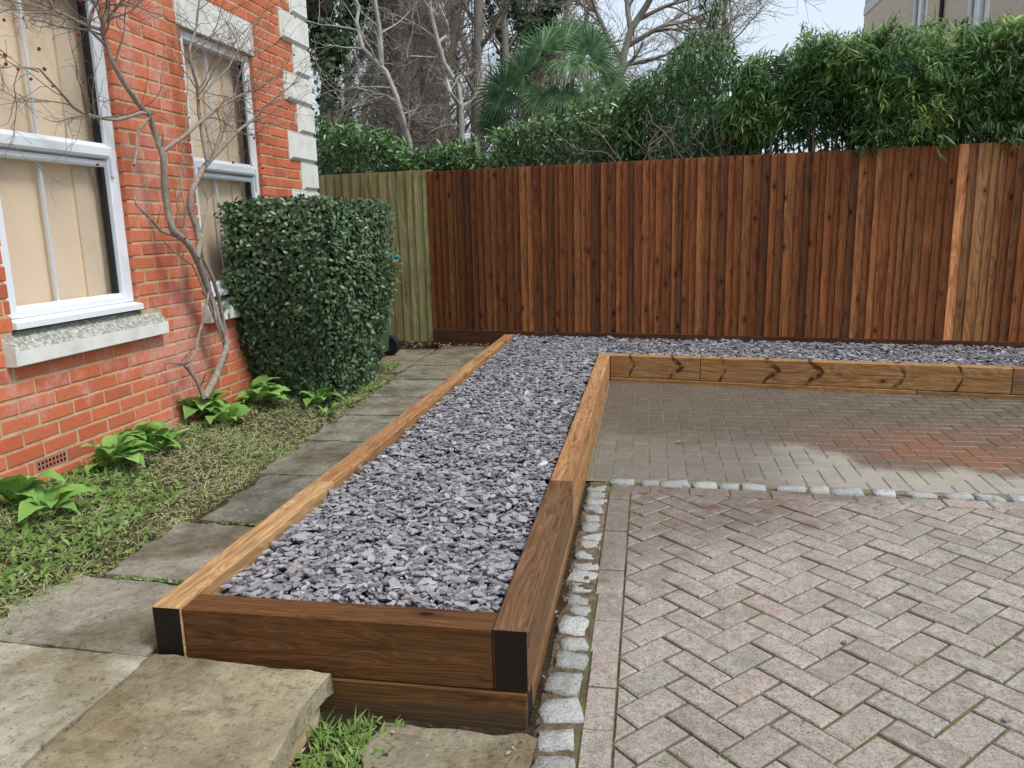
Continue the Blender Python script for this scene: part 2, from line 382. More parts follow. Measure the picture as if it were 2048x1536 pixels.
# low soil strip beside the bed, under the cobbles and round the low slab
V = []; F = []; nx, ny = 20, 80
for j in range(ny+1):
    for i in range(nx+1):
        x = -.75+i/nx*.92; y = -1.6+j/ny*3.9
        V.append((x, y, drive_z(y)-.016+.012*mnoise.noise((x*9, y*9, 3))))
F = [(j*(nx+1)+i, j*(nx+1)+i+1, (j+1)*(nx+1)+i+1, (j+1)*(nx+1)+i) for j in range(ny) for i in range(nx)]
tag(put('soil_strip', mesh('soil_strip', V, F, True), m_soil), kind='structure')
# yard soil under the path end and behind the corner of the house
V = [(-4.2, 4.3, .10), (-1.2, 4.3, .10), (-1.2, 7.2, .10), (-4.2, 7.2, .10)]
tag(put('yard_soil', mesh('yard_soil', V, [(0, 1, 2, 3)]), m_soil), kind='structure')

# ------------------------------------------------------------------ block paving
def clip_poly(P, n, c):               # keep n.p <= c
    out = []
    for i in range(len(P)):
        a, b = P[i], P[(i+1) % len(P)]; da = n[0]*a[0]+n[1]*a[1]-c; db = n[0]*b[0]+n[1]*b[1]-c
        if da <= 0: out.append(a)
        if da*db < 0:
            t = da/(da-db); out.append((a[0]+t*(b[0]-a[0]), a[1]+t*(b[1]-a[1])))
    return out
def area(P): return abs(sum(P[i][0]*P[(i+1) % len(P)][1]-P[(i+1) % len(P)][0]*P[i][1] for i in range(len(P))))/2
def prism(P, top=0., depth=.05, ch=.006, jit=0.):
    """paver: polygon outline with worn (chamfered) top edge"""
    if sum(P[i][0]*P[(i+1) % len(P)][1]-P[(i+1) % len(P)][0]*P[i][1] for i in range(len(P))) < 0: P = P[::-1]
    n = len(P); cx = sum(p[0] for p in P)/n; cy = sum(p[1] for p in P)/n
    def ins(d):
        q = []
        for x, y in P:
            L = math.hypot(x-cx, y-cy)+1e-6; k = max(0, 1-d*1.35/L); q.append((cx+(x-cx)*k, cy+(y-cy)*k))
        return q
    V = [(x, y, top-depth) for x, y in P]+[(x, y, top-ch) for x, y in P]+[(x, y, top-random.random()*jit) for x, y in ins(ch*1.2)]
    F = []
    for i in range(n):
        j = (i+1) % n; F += [(i, j, n+j, n+i), (n+i, n+j, 2*n+j, 2*n+i)]
    F.append(tuple(range(2*n, 3*n))); return V, F
def lay(parent, polys, mat, zoff=0., limit=300, amp=1.):
    """polys: (outline, tilt). The largest in view become single pavers, the rest one joined part."""
    items = []
    for P in polys:
        if len(P) < 3 or area(P) < .0012: continue
        cx = sum(p[0] for p in P)/len(P); cy = sum(p[1] for p in P)/len(P)
        x, y, z = proj((cx, cy, drive_z(cy)))
        vis = z > 0 and -20 < x < 2068 and -20 < y < 1556
        items.append(((area(P)/(z*z) if vis else -1), cx, cy, P))
    items.sort(key=lambda t: -t[0])
    cache = {}; rest = MB()
    for k, (sc, cx, cy, P) in enumerate(items):
        L = [(round(x-cx, 4), round(y-cy, 4)) for x, y in P]
        dz = random.uniform(-.0028, .0024)*amp
        if k < limit and sc > 0:
            key = tuple(L)
            if key not in cache:
                V, F = prism(L, 0, .05, .005, .0008); cache[key] = mesh('paver', V, F)
            put('paver', cache[key], mat, parent, (cx, cy, drive_z(cy)+zoff+dz),
                (math.atan(.0148)+random.uniform(-.012, .012)*amp, random.uniform(-.012, .012)*amp, random.uniform(-.008, .008)*amp))
        else:
            V, F = prism(P, 0, .05, .005)
            rest.add([(x, y, z+drive_z(y)+zoff+dz) for x, y, z in V], F)
    if rest.v: tag(rest.out('paver_field', mat, parent), kind='stuff')
def herring(x0, x1, y0, y1, a, ang, gap, org=(0, 0)):
    out = []; c, s = math.cos(ang), math.sin(ang); N = 70; g2 = gap/2
    for i in range(-N, N):
        for j in range(-N, N):
            t = (i-j) % 4
            if t == 0: q = (i*a, (i+2)*a, j*a, (j+1)*a)
            elif t == 2: q = (i*a, (i+1)*a, (j-1)*a, (j+1)*a)
            else: continue
            P = [(q[0]+g2, q[2]+g2), (q[1]-g2, q[2]+g2), (q[1]-g2, q[3]-g2), (q[0]+g2, q[3]-g2)]
            P = [(org[0]+c*x-s*y, org[1]+s*x+c*y) for x, y in P]
            if max(p[0] for p in P) < x0 or min(p[0] for p in P) > x1 or max(p[1] for p in P) < y0 or min(p[1] for p in P) > y1: continue
            out.append(P)
    return out
g = G('wet_joint_sand_sheen', .14, .6); g.col(g.mix(g.noise(g.pos(), 9, 5, .7), (.13, .12, .08), (.27, .26, .19))); m_wetjoint = g.m  # wet sand, colour lightened to stand in for reflections off the joints
def sheet(name, quad, zoff, m=None):
    return tag(put(name, mesh(name, [(x, y, drive_z(y)+zoff) for x, y in quad], [(0, 1, 2, 3)]), m or m_joint), kind='structure')
ROW = lambda x: 2.135-.035*x             # centre line of the cobble row
drive = sheet('driveway', [(.135, -1.8), (5.2, -1.8), (5.2, ROW(5.2)), (.135, ROW(.135))], -.009)
polys = []
for k in range(-8, 10):                  # edge course beside the cobbles
    y0 = .02+k*.2045
    if y0 > 1.9: continue
    dx = .012 if y0 < .3 else (.004 if y0 < .75 else -.006)
    polys.append([(.143+dx, y0), (.242, y0), (.242, min(y0+.199, 1.968)), (.143+dx, min(y0+.199, 1.968))])
for k in range(24):                      # stretcher course below the cobble row
    x0 = .143+k*.2045; yy = lambda x: ROW(x)-.055
    polys.append([(x0, yy(x0)-.099), (x0+.2, yy(x0+.2)-.099), (x0+.2, yy(x0+.2)), (x0, yy(x0))])
for P in herring(.2, 4.6, -1.5, 2.0, .1035, R(45), .0080, (.02, .03)):
    P = clip_poly(P, (-1, 0), -.249)
    if len(P) > 2: P = clip_poly(P, (.035, 1), 2.135-.055-.099-.005)
    if len(P) > 2: polys.append(P)
lay(drive, polys, m_paver)
bay = sheet('parking_bay', [(-.06, ROW(0)), (5.2, ROW(5.2)), (5.2, 4.9-.175*5.2), (-.06, 4.9)], -.0055, m_wetjoint)
polys = []
for P in herring(.02, 4.8, 2.1, 5.0, .1035, 0, .0045, (.03, .06)):
    P = clip_poly(P, (-.035, -1), -(2.135+.06))
    if len(P) > 2: P = clip_poly(P, (-1, 0), -.012)
    if len(P) > 2: P = clip_poly(P, (.175, 1), 4.845)
    if len(P) > 2: polys.append(P)
lay(bay, polys, m_paver_far, -.0005, 300, .45)

# granite cobbles
def cobble_mesh(seed):
    r = np.random.default_rng(seed); V = []; idx = {}
    n = 3
    F = []
    def vid(x, y, z):
        k = (x, y, z)
        if k not in idx:
            p = Vector((x/n*2-1, y/n*2-1, z/n*2-1)); q = p.normalized()*1.15
            p = p.lerp(q, .36); p *= .5
            d = 1+.26*mnoise.noise((p.x*3+seed*7, p.y*3, p.z*3))+.09*mnoise.noise((p.x*9+seed*3, p.y*9, p.z*9))
            v_ = p*d; v_.z = min(v_.z, .36+.05*mnoise.noise((p.x*5+seed, p.y*5, 2)))
            idx[k] = len(V); V.append(tuple(v_))
        return idx[k]
    for a in range(n):
        for b in range(n):
            F += [[vid(a, b, n), vid(a+1, b, n), vid(a+1, b+1, n), vid(a, b+1, n)],
                  [vid(a, 0, b), vid(a+1, 0, b), vid(a+1, 0, b+1), vid(a, 0, b+1)],
                  [vid(a+1, n, b), vid(a, n, b), vid(a, n, b+1), vid(a+1, n, b+1)],
                  [vid(n, a, b), vid(n, a+1, b), vid(n, a+1, b+1), vid(n, a, b+1)],
                  [vid(0, a+1, b), vid(0, a, b), vid(0, a, b+1), vid(0, a+1, b+1)]]
    return mesh('cobble', V, F, True)
CM = [cobble_mesh(s) for s in range(9)]
kerb = tag(empty('cobble_edging'), kind='structure')
y = -1.2; k = 0
while y < 2.02:
    L = random.uniform(.07, .125); wd = random.uniform(.075, .118)
    if y < .05: wd *= 1.05
    sunk = .0 if y < .62 else -.014
    o = put('cobble', CM[k % 9], m_granite, kerb, (.088-.008*y+random.uniform(-.008, .006)+(.005 if y < 0 else 0), y+L/2, drive_z(y)+sunk*.6-.026),
            (random.uniform(-.12, .12), random.uniform(-.1, .1), random.uniform(-.25, .25)), (wd, L, .085))
    b = random.uniform(.58, .85) if y < .62 else random.uniform(.55, .8); o.color = (b, b, b*.98, 1)
    y += L+(random.uniform(.004, .04) if y < .62 else random.uniform(-.004, .012)); k += 1
x = .13
while x < 4.6:
    L = random.uniform(.10, .155)
    o = put('cobble', CM[k % 9], m_granite, kerb, (x+L/2, ROW(x)+random.uniform(-.006, .006), drive_z(2.1)-.027),
            (random.uniform(-.1, .1), random.uniform(-.1, .1), random.uniform(-.1, .1)), (L, .088, .085))
    b = random.uniform(.65, .95) if x > .5 else random.uniform(.5, .75); o.color = (b, b, b*.97, 1)
    x += L+random.choice((.012, .03, .05)); k += 1

m_haunch = soil_mat('dirty_mortar', 3.2)
V = []; F = []; ny = 120
for j in range(ny+1):
    y = -1.5+j/ny*3.62
    for i, x in enumerate((.018, .045, .09, .125, .1395)):
        V.append((x+(.012*mnoise.noise((y*7, 3, 1)) if i < 2 else 0), y, drive_z(y)-.0135+(.007 if 0 < i < 4 else 0)+.006*mnoise.noise((x*30, y*22, 4))))
F = [(j*5+i, j*5+i+1, j*5+5+i+1, j*5+5+i) for j in range(ny) for i in range(4)]
tag(put('mortar_haunch', mesh('mortar_haunch', V, F, True), m_haunch, kerb), kind='structure')
V = []; F = []; nx = 150
for j in range(nx+1):
    x = .10+j/nx*4.6
    for i, dy in enumerate((-.052, -.03, .0, .03, .055)):
        V.append((x, ROW(x)+dy, drive_z(2.1)-.008+.005*mnoise.noise((x*25, dy*30, 8))))
F = [(j*5+i, j*5+5+i, j*5+5+i+1, j*5+i+1) for j in range(nx) for i in range(4)]
tag(put('mortar_haunch', mesh('mortar_haunch', V, F, True), m_haunch, kerb), kind='structure')

# ------------------------------------------------------------------ stone slab path
path = tag(empty('garden_path'), kind='structure')
def slab(x0, x1, y0, y1, top, col=(1, 1, 1), rag=(.006, .006, .006, .006), thick=.05, tilt=(0, 0), seed=0, n=44, skew=0):
    V = []; F = []
    for j in range(n+1):
        for i in range(n+1):
            u = i/n; v = j/n
            xa = x0+rag[0]*2*mnoise.noise((seed, v*5, 1)); xb = x1+rag[1]*2*mnoise.noise((seed, v*5, 2))
            ya = y0+rag[2]*2*mnoise.noise((seed, u*5, 3))+skew*u; yb = y1+rag[3]*2*mnoise.noise((seed, u*5, 4))+skew*u
            x = xa+(xb-xa)*u; y = ya+(yb-ya)*v
            e = min(u, 1-u, v, 1-v)*n
            wx = x+.10*mnoise.noise((x*3, y*3, seed+5)); wy = y+.10*mnoise.noise((x*3+9, y*3, seed))
            rid = 1-abs(mnoise.noise((wx*4.5+seed*3, wy*7, seed)))*2
            z = top+.0055*max(0, rid)**3+.003*abs(mnoise.noise((wx*14, wy*20, seed)))+.002*mnoise.noise((x*45, y*45, seed))-.004-(.003 if e < .5 else 0)
            V.append((x, y, z+tilt[0]*(u-.5)+tilt[1]*(v-.5)))
    W = n+1
    F = [(j*W+i, j*W+i+1, (j+1)*W+i+1, (j+1)*W+i) for j in range(n) for i in range(n)]
    rim = [i for i in range(n+1)]+[j*W+n for j in range(1, n+1)]+[n*W+i for i in range(n-1, -1, -1)]+[j*W for j in range(n-1, 0, -1)]
    b0 = len(V); m = len(rim)
    for r in rim: V.append(V[r])
    for r in rim: V.append((V[r][0]+random.uniform(-.004, .004), V[r][1]+random.uniform(-.004, .004), V[r][2]-thick))
    F += [(b0+(i+1) % m, b0+i, b0+m+i, b0+m+(i+1) % m) for i in range(m)]
    o = put('paving_slab', mesh('paving_slab', V, F, True), m_slab, path); o.color = (*col, 1); return o
TAN = (1.16, 1.06, .82); GREY = (.88, .90, .88); DK = (.58, .58, .54); PALE = (1.5, 1.5, 1.38)
slab(-2.2, -1.172, -1.35, -.012, .150, PALE, seed=1, skew=-.02)
slab(-1.162, -.575, -1.35, -.012, .150, TAN, rag=(.002, .012, .006, .004), seed=2, thick=.062, skew=-.03)
slab(-1.86, -1.185, .0, .46, .150, (1.0, .99, .94), rag=(.05, .002, .006, .012), seed=3, skew=-.03)
slab(-1.72, -1.185, .49, 1.02, .151, (.92, .90, .86), rag=(.05, .002, .012, .008), seed=4, skew=-.03)
slab(-1.66, -1.185, 1.045, 1.70, .152, (.56, .57, .56), rag=(.02, .002, .006, .006), seed=5)
slab(-1.73, -1.185, 1.72, 2.36, .153, (.66, .65, .60), rag=(.03, .002, .006, .006), seed=6)
slab(-1.76, -1.185, 2.385, 3.02, .154, (.72, .72, .67), rag=(.03, .002, .006, .006), seed=7)
slab(-1.78, -1.185, 3.045, 3.60, .156, (.85, .82, .74), rag=(.03, .002, .006, .006), seed=8)
slab(-1.80, -1.185, 3.62, 4.28, .158, (.74, .74, .68), rag=(.03, .002, .006, .006), seed=9)
slab(-1.84, -1.185, 4.31, 4.95, .160, (.66, .62, .52), rag=(.02, .002, .006, .006), seed=10)
slab(-1.86, -1.185, 4.97, 5.60, .162, (.60, .53, .42), rag=(.004, .002, .006, .006), seed=11)
slab(-2.50, -1.88, 4.62, 5.20, .160, (.62, .56, .44), seed=12)
slab(-2.50, -1.88, 5.22, 5.86, .162, (.58, .50, .38), seed=13)
slab(-1.86, -1.185, 5.62, 6.14, .163, (.52, .45, .35), seed=14)
slab(-.42, .032, -.95, -.035, -.002, (1.1, 1.02, .85), rag=(.04, .006, .006, .012), thick=.04, seed=15, skew=-.01)

mb = MB(); mb.box(-2.15, -.62, -1.3, -.04, -.12, .095); mb.out('mortar_bed', m_mortar, path)
# ------------------------------------------------------------------ raised sleeper bed
bed = tag(empty('raised_bed', (0, 0, 0)), 'L-shaped raised bed of brown timber sleepers filled with slate', 'raised bed')
def sleeper(p0, p1, z0, z1, th, col, b=.005, side=-1, wm=None):
    """from p0 to p1 along the outer edge; thickness th to the given side"""
    p0 = Vector((*p0, 0)); p1 = Vector((*p1, 0)); d = p1-p0; L = d.length
    mb = MB(); ya, yb = (0, th) if side > 0 else (-th, 0)
    mb.cbox(0, L, ya, yb, z0, z1, b)
    me = mesh('sleeper', mb.v, mb.f)
    me.materials.append(wm or m_sleeper); me.materials.append(m_end)
    for p in me.polygons:
        if abs(p.normal.x) > .9: p.material_index = 1
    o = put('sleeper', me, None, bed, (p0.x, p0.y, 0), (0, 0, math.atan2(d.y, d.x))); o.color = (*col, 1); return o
T = .30
# right rail (outer edge x=0), running away from the camera; left side is inside
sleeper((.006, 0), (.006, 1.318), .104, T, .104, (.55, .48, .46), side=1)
sleeper((0, 1.322), (0, 3.66), .102, T-.004, .10, (1.30, 1.12, .98), side=1)
sleeper((0, 3.664), (0, 4.842), .102, T-.002, .10, (1.45, 1.30, 1.12), side=1)
sleeper((-.003, .004), (-.003, 2.4), -.10, .100, .10, (1.25, 1.05, .80), side=1)
sleeper((-.003, 2.404), (-.003, 4.83), -.10, .098, .10, (1.25, 1.08, .85), side=1)
# left rail
sleeper((-1.167, 0), (-1.167, 1.20), .104, T, .10, (1.62, 1.62, 1.55), side=-1)
sleeper((-1.167, 1.204), (-1.167, 3.60), .104, T-.002, .10, (1.28, 1.10, .98), side=-1)
sleeper((-1.167, 3.604), (-1.167, 6.03), .104, T, .10, (1.42, 1.30, 1.15), side=-1)
sleeper((-1.164, .004), (-1.164, 6.0), -.10, .102, .10, (.8, .7, .6), side=-1)
# front
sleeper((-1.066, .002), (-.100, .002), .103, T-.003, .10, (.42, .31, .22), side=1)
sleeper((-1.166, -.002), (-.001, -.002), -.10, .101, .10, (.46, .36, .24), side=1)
# back run in front of the fence strip
ub = Vector((1, -.175)).normalized(); q0 = Vector((.004, 4.742))
for a, b_, c in ((0, .765, (1.25, 1.12, .92)), (.769, 3.03, (1.32, 1.18, .95)), (3.034, 5.0, (1.05, 1.0, .92))):
    A = q0+ub*a; B = q0+ub*b_
    sleeper(A[:], B[:], .102, T-.001, .10, c, side=1, wm=m_knotty)
A = q0+ub*.0; B = q0+ub*2.4; C2 = q0+ub*2.404; D2 = q0+ub*5.0
sleeper((A.x-.002, A.y-.004), (B.x, B.y-.004), -.10, .100, .10, (1.3, 1.15, .85), side=1)
sleeper((C2.x, C2.y-.002), (D2.x, D2.y-.002), -.10, .098, .10, (1.1, 1.0, .8), side=1)

# ------------------------------------------------------------------ slate
def slate_h(x, y): return .262+.014*mnoise.noise((x*2.3, y*2.3, 7))+.008*mnoise.noise((x*7, y*7, 2))
def in_bed(x, y):
    if x < -1.038 or y < .132: return False
    if x < -.116: return y < fence_y(x)-.045
    if x < -.10: return False if y < 4.8 else y < fence_y(x)-.045
    return 4.86-.175*x < y < fence_y(x)-.045 and x < 4.6
def chip_variant(r):
    n = r.integers(5, 8); a = np.sort(r.uniform(0, 2*np.pi, n)+0); a = np.linspace(0, 2*np.pi, n, endpoint=False)+r.uniform(-.35, .35, n)
    rad = r.uniform(.72, 1.1, n); X = np.cos(a)*rad; Y = np.sin(a)*rad*r.uniform(.34, .62)
    t = .5
    top = np.stack([X*.95, Y*.95, np.full(n, t)+r.uniform(-.25, .15, n)], 1); bot = np.stack([X, Y, np.full(n, -t)], 1)
    V = np.concatenate([top, bot]); F = []
    for i in range(1, n-1): F.append((0, i, i+1))
    for i in range(n):
        j = (i+1) % n; F += [(i, n+i, n+j), (i, n+j, j)]
    return V, np.array(F)
CV = [chip_variant(rng) for _ in range(28)]
bedtop = tag(empty('slate_bed', (-.6, 1.5, .22)), kind='structure')
chips = []
cells = []
for (xa, xb, ya, yb, dens) in ((-1.06, -.105, .11, 1.5, 4600), (-1.06, -.105, 1.5, 3.2, 3700), (-1.06, -.105, 3.2, 6.25, 2500), (-.105, 4.7, 4.0, 6.1, 1900)):
    n = int((xb-xa)*(yb-ya)*dens); X = rng.uniform(xa, xb, n); Y = rng.uniform(ya, yb, n)
    for x, y in zip(X, Y):
        if in_bed(x, y): chips.append((x, y))
BV = []; BF = []; BT = []; nv = 0; near = []
for k, (x, y) in enumerate(chips):
    V, Fc = CV[int(rng.integers(28))]
    Lx = rng.uniform(.012, .032)*rng.choice([.6, 1, 1, 1, 1.5], p=[.25, .25, .2, .2, .1]); th = rng.uniform(.0025, .006)
    if y > 3.5: Lx *= 1.1
    tilt = rng.normal(0, .15) if rng.random() < .88 else rng.normal(0, .6)
    E3 = (Euler((tilt, rng.normal(0, .16), rng.uniform(0, 6.283)), 'XYZ')).to_matrix()
    z = slate_h(x, y)+rng.uniform(-.020, .014)+.003
    if min(abs(x+1.06), abs(x+.105), abs(y-.11)) < .05: z += rng.uniform(-.004, .012)
    P = (V*np.array([Lx, Lx, th])) @ np.array(E3.transposed())
    px, py, zz = proj((x, y, z))
    if y < .62 and z > slate_h(x, y)+.003 and Lx > .019 and len(near) < 300 and rng.random() < .8:
        near.append((P, Fc, x, y, z))
    else:
        BV.append(P+np.array([x, y, z])); BF.append(Fc+nv); nv += len(V); BT.append(np.full(len(V), rng.random()))
loc0 = np.array(bedtop.location)
lay_me = mesh('slate_layer', np.concatenate(BV)-loc0, np.concatenate(BF), False, np.concatenate(BT))
tag(put('slate_layer', lay_me, m_slate, bedtop), kind='stuff')
for P, Fc, x, y, z in near:
    put('slate_chip', mesh('slate_chip', P, Fc, False, np.zeros(len(P))), m_slate, bedtop, (x-loc0[0], y-loc0[1], z-loc0[2]))
mb = MB()
poly = [(-1.066, .104), (-.102, .104), (-.102, 4.86), (4.7, 4.86-.175*4.7), (4.7, fence_y(4.7)), (-1.066, fence_y(-1.066))]
mb.add([(x-loc0[0], y-loc0[1], .242-loc0[2]) for x, y in poly], [tuple(range(6))])
mb.out('slate_base', simple('chip_gap_shade', (.035, .033, .036), .9, .1, .4, 40), bedtop)  # dark sheet whose colour stands in for shade in the gaps between chips

# ------------------------------------------------------------------ fence
FU = Vector((1, -.165, 0)).normalized(); FROT = math.atan2(FU.y, FU.x)
def board_mesh(wd, t1, t2, z0, z1):
    prof = [(-wd/2, 0), (-wd/2, -t1+.003), (-wd/2+.003, -t1), (-wd*.1, -(t1*.6+t2*.4)), (wd/2, -t2), (wd/2, 0)]
    n = len(prof)
    V = [(x, y, z0) for x, y in prof]+[(x, y, z1) for x, y in prof]
    F = [tuple(range(n))[::-1], tuple(range(n, 2*n))]+[(i, (i+1) % n, n+(i+1) % n, n+i) for i in range(n)]
    return mesh('board', V, [f[::-1] for f in F])
def run_fence(name, label, x0, x1, pitch, zb, zt, mat, colf, back):
    f = tag(empty(name, (x0, fence_y(x0), 0)), label, 'fence')
    L = (x1-x0)/FU.x; s = 0; k = 0
    cache = {}
    while s < L:
        wv = pitch*random.choice((.72, .88, 1, 1, 1.06, 1.2))
        key = round(wv, 4)
        if key not in cache: cache[key] = board_mesh(wv+.012, .019, .004, zb, zt)
        p = Vector((0, 0, 0))+FU*(s+wv/2)
        o = put('board', cache[key], mat, f, (p.x, p.y, random.uniform(-.002, .002)),
                (0, random.uniform(-.004, .004), FROT))
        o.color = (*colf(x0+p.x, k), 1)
        s += wv; k += 1
    if back:
        for zc in (.55, 1.2, 1.85):
            mb = MB(); mb.box(0, L, .004, .04, zc-.04, zc+.04); o = mb.out('rail', mat, f, rot=(0, 0, FROT)); o.color = (.6, .6, .6, 1)
        for i in range(int(L/1.8)+2):
            mb = MB(); mb.box(-.05, .05, .042, .14, -.1, zt-.03); p = FU*min(i*1.8+.1, L); o = mb.out('post', mat, f, loc=(p.x, p.y, 0), rot=(0, 0, FROT)); o.color = (.6, .6, .6, 1)
    return f
def col_new(x, k):
    r = random.random(); b = .50+.42*random.random()+.10*max(0, min(1, (x+1.2)/2.5))
    c = [b*1.15, b*.98, b*.88]
    if r < .22: c = [b*.66, b*.62, b*.64]
    elif r > .82: c = [b*1.5, b*1.45, b*1.35]
    if x < -.2: c = [v*(.74+.26*max(0, (x+1.4)/1.2)) for v in c]  # left boards darkened: wetter, plus shade of house and trees in the colour
    if 2.98 < x < 3.06: c = [2.7, 2.9, 3.0]
    elif 3.06 < x < 3.34: c = [b*1.7, b*2.0, b*2.1]
    return c
fence = run_fence('featheredge_fence', 'tall dark brown featheredge fence running behind the slate strip', -2.02, 4.7, .074, .315, 2.012, m_board, col_new, True)
mb = MB(); mb.cbox(0, 6.8, -.030, -.004, .14, .318, .003); o = mb.out('gravel_board', wood('gravel_board_timber', 0, [(.04, .016, .008), (.085, .038, .02), (.14, .07, .035)], (1.9, 9), 6, .6, .05), fence, rot=(0, 0, FROT)); o.color = (1, .95, .9, 1)
def col_old(x, k):
    b = random.uniform(.8, 1.15); gr = max(0, min(1, (x+2.9)/.9))
    return [b*(1.06-.10*gr), b*(1.0+.03*gr), b*(.86-.06*gr)]
old = run_fence('weathered_fence', 'older weathered fence section, green with algae, beside the clipped bush', -3.75, -2.035, .102, .175, 2.03, m_oldboard, col_old, True)

# ------------------------------------------------------------------ house
XW = -2.48; ZC = .10; CH = .075
house = tag(empty('brick_house', (XW, 2.0, .1)), 'red brick house with white sash windows and pale quoin stones', 'house')
HL = Vector(house.location)
def hput(mb, name, mat, parent=None, smooth=False):
    o = mb.out(name, mat, parent or house, smooth)
    base = HL if parent is None else HL*0
    o.location = -HL if parent is None else (0, 0, 0); return o
Y0, Y1 = -3.4, 4.465; ZT = 5.4
WINS = [(1.06, 1.95), (2.64, 3.53), (-1.4, -.51)]
WZ0, WZ1 = 1.0, 2.65
mb = MB()
xs0, xs1 = XW-.26, XW-.004
ys = [Y0]+[v for wn in sorted(WINS) for v in wn]+[Y1-.012]
for i in range(0, len(ys), 2): mb.box(xs0, xs1, ys[i]+(.012 if i else 0), ys[i+1]-(.012 if i+2 < len(ys) else 0), -.1, ZT)
for a, b in WINS:
    mb.box(xs0, xs1, a-.012, b+.012, -.1, WZ0-.03); mb.box(xs0, xs1, a-.012, b+.012, WZ1, ZT)
mb.box(-7.5, xs0, Y1-.27, Y1-.012, -.1, ZT); mb.box(-7.5, xs0, Y0, Y0+.25, -.1, ZT)
wall = hput(mb, 'wall', m_mortar)
mb = MB(); mb.box(-7.5, XW+.25, Y0-.2, Y1+.2, ZT, ZT+.15); hput(mb, 'roof', m_stone)  # unseen slab, added to stop sky light leaking into the house
def rect_brick(L, jit, seed, depth=.03):
    r = random.Random(seed); h = CH-.0125; c = .0035
    J = lambda: r.uniform(-jit, jit)
    V = []
    for x, ins in ((-depth, 0), (-c, 0), (0, c)):
        for sy, sz in ((-1, -1), (1, -1), (1, 1), (-1, 1)):
            V.append((x+(J()*.5 if ins else 0), sy*(L/2-ins)+J(), sz*(h/2-ins)+J()))
    F = []
    for k in (0, 4):
        for i in range(4):
            j = (i+1) % 4; F.append((k+i, k+j, k+4+j, k+4+i))
    F.append((8, 9, 10, 11)); return V, F
BL = .225
BM = []
for s in range(8):
    V, F_ = rect_brick(BL-.012, .0022, s); BM.append(mesh('brick', V, F_))
holes = []
for a, b in WINS:
    holes += [(a, b, WZ0-.001, WZ1), (a-.075, b+.175 if a > 0 else b+.1, .85, 1.0), (a-.04, b+.03, WZ1, 2.875)]
holes.append((1.06, 1.272, .325, .40))
def quoin_len(z): k = int(round((z-1.75)/.225-.5+1e-6)); return .265 if k % 2 else .465
cand = []
nc = int((3.62-ZC)/CH)
for k in range(nc):
    z = ZC+CH*(k+.5)
    iv = []; y = Y0+(.1125 if k % 2 else 0)+.035
    qk = math.floor((z-1.75)/.225+1e-6); ql = .265 if qk % 2 == 0 else .465
    if z < .3: ql = .265
    yend = Y1-ql
    while y < yend:
        a, b = y+.006, min(y+BL-.006, yend-.004); y += BL
        parts = [(a, b)]
        for h0, h1, z0, z1 in holes:
            if z0-.001 < z < z1+.001:
                np_ = []
                for p, q_ in parts:
                    if q_ <= h0 or p >= h1: np_.append((p, q_)); continue
                    if p < h0: np_.append((p, h0-.001))
                    if q_ > h1: np_.append((h1+.001, q_))
                parts = np_
        for p, q_ in parts:
            if q_-p > .022: cand.append((p, q_, z))
def vis_brick(c):
    p, q_, z = c; m = Vector((XW, (p+q_)/2, z)); x, y, d = proj(m)
    if d < 0 or x < -15 or x > 640 or y < -15 or y > 1100 or z < .27: return -1
    if 470 < x < 800 and 400 < y < 800: return -1            # behind the bush
    return (q_-p)/(d*d)
cand.sort(key=lambda c: -vis_brick(c))
rest = MB()
for k, c in enumerate(cand):
    p, q_, z = c; L = q_-p; dx = random.uniform(-.002, .002)
    if k < 300 and vis_brick(c) > 0:
        put('brick', BM[random.randrange(8)], m_brick, wall, (XW+dx, (p+q_)/2, z), (random.uniform(-.006, .006), 0, random.uniform(-.006, .006)), (1, L/(BL-.012), 1))
    else:
        V, F_ = rect_brick(L, .0012, k); rest.add([(x+XW+dx, y_+(p+q_)/2, zz+z) for x, y_, zz in V], F_)
tag(rest.out('brick_field', m_brick, wall), kind='stuff')
mb = MB(); mb.box(XW-.008, XW-.001, Y0, Y1-.3, 3.62, ZT-.02); 
gb = G('upper_brickwork', .85, .2); sp = gb.sep(gb.pos()); bt = gb.n('ShaderNodeTexBrick'); gb.set(bt.inputs['Vector'], gb.comb(sp[1], sp[2], 0))
bt.inputs['Scale'].default_value = 1; bt.inputs['Brick Width'].default_value = .225; bt.inputs['Row Height'].default_value = .075; bt.inputs['Mortar Size'].default_value = .005
for nme, c in (('Color1', (.55, .12, .055)), ('Color2', (.48, .10, .05)), ('Mortar', (.44, .33, .19))): bt.inputs[nme].default_value = (*c, 1)
gb.col(bt.outputs['Color']); hput(mb, 'upper_wall', gb.m)
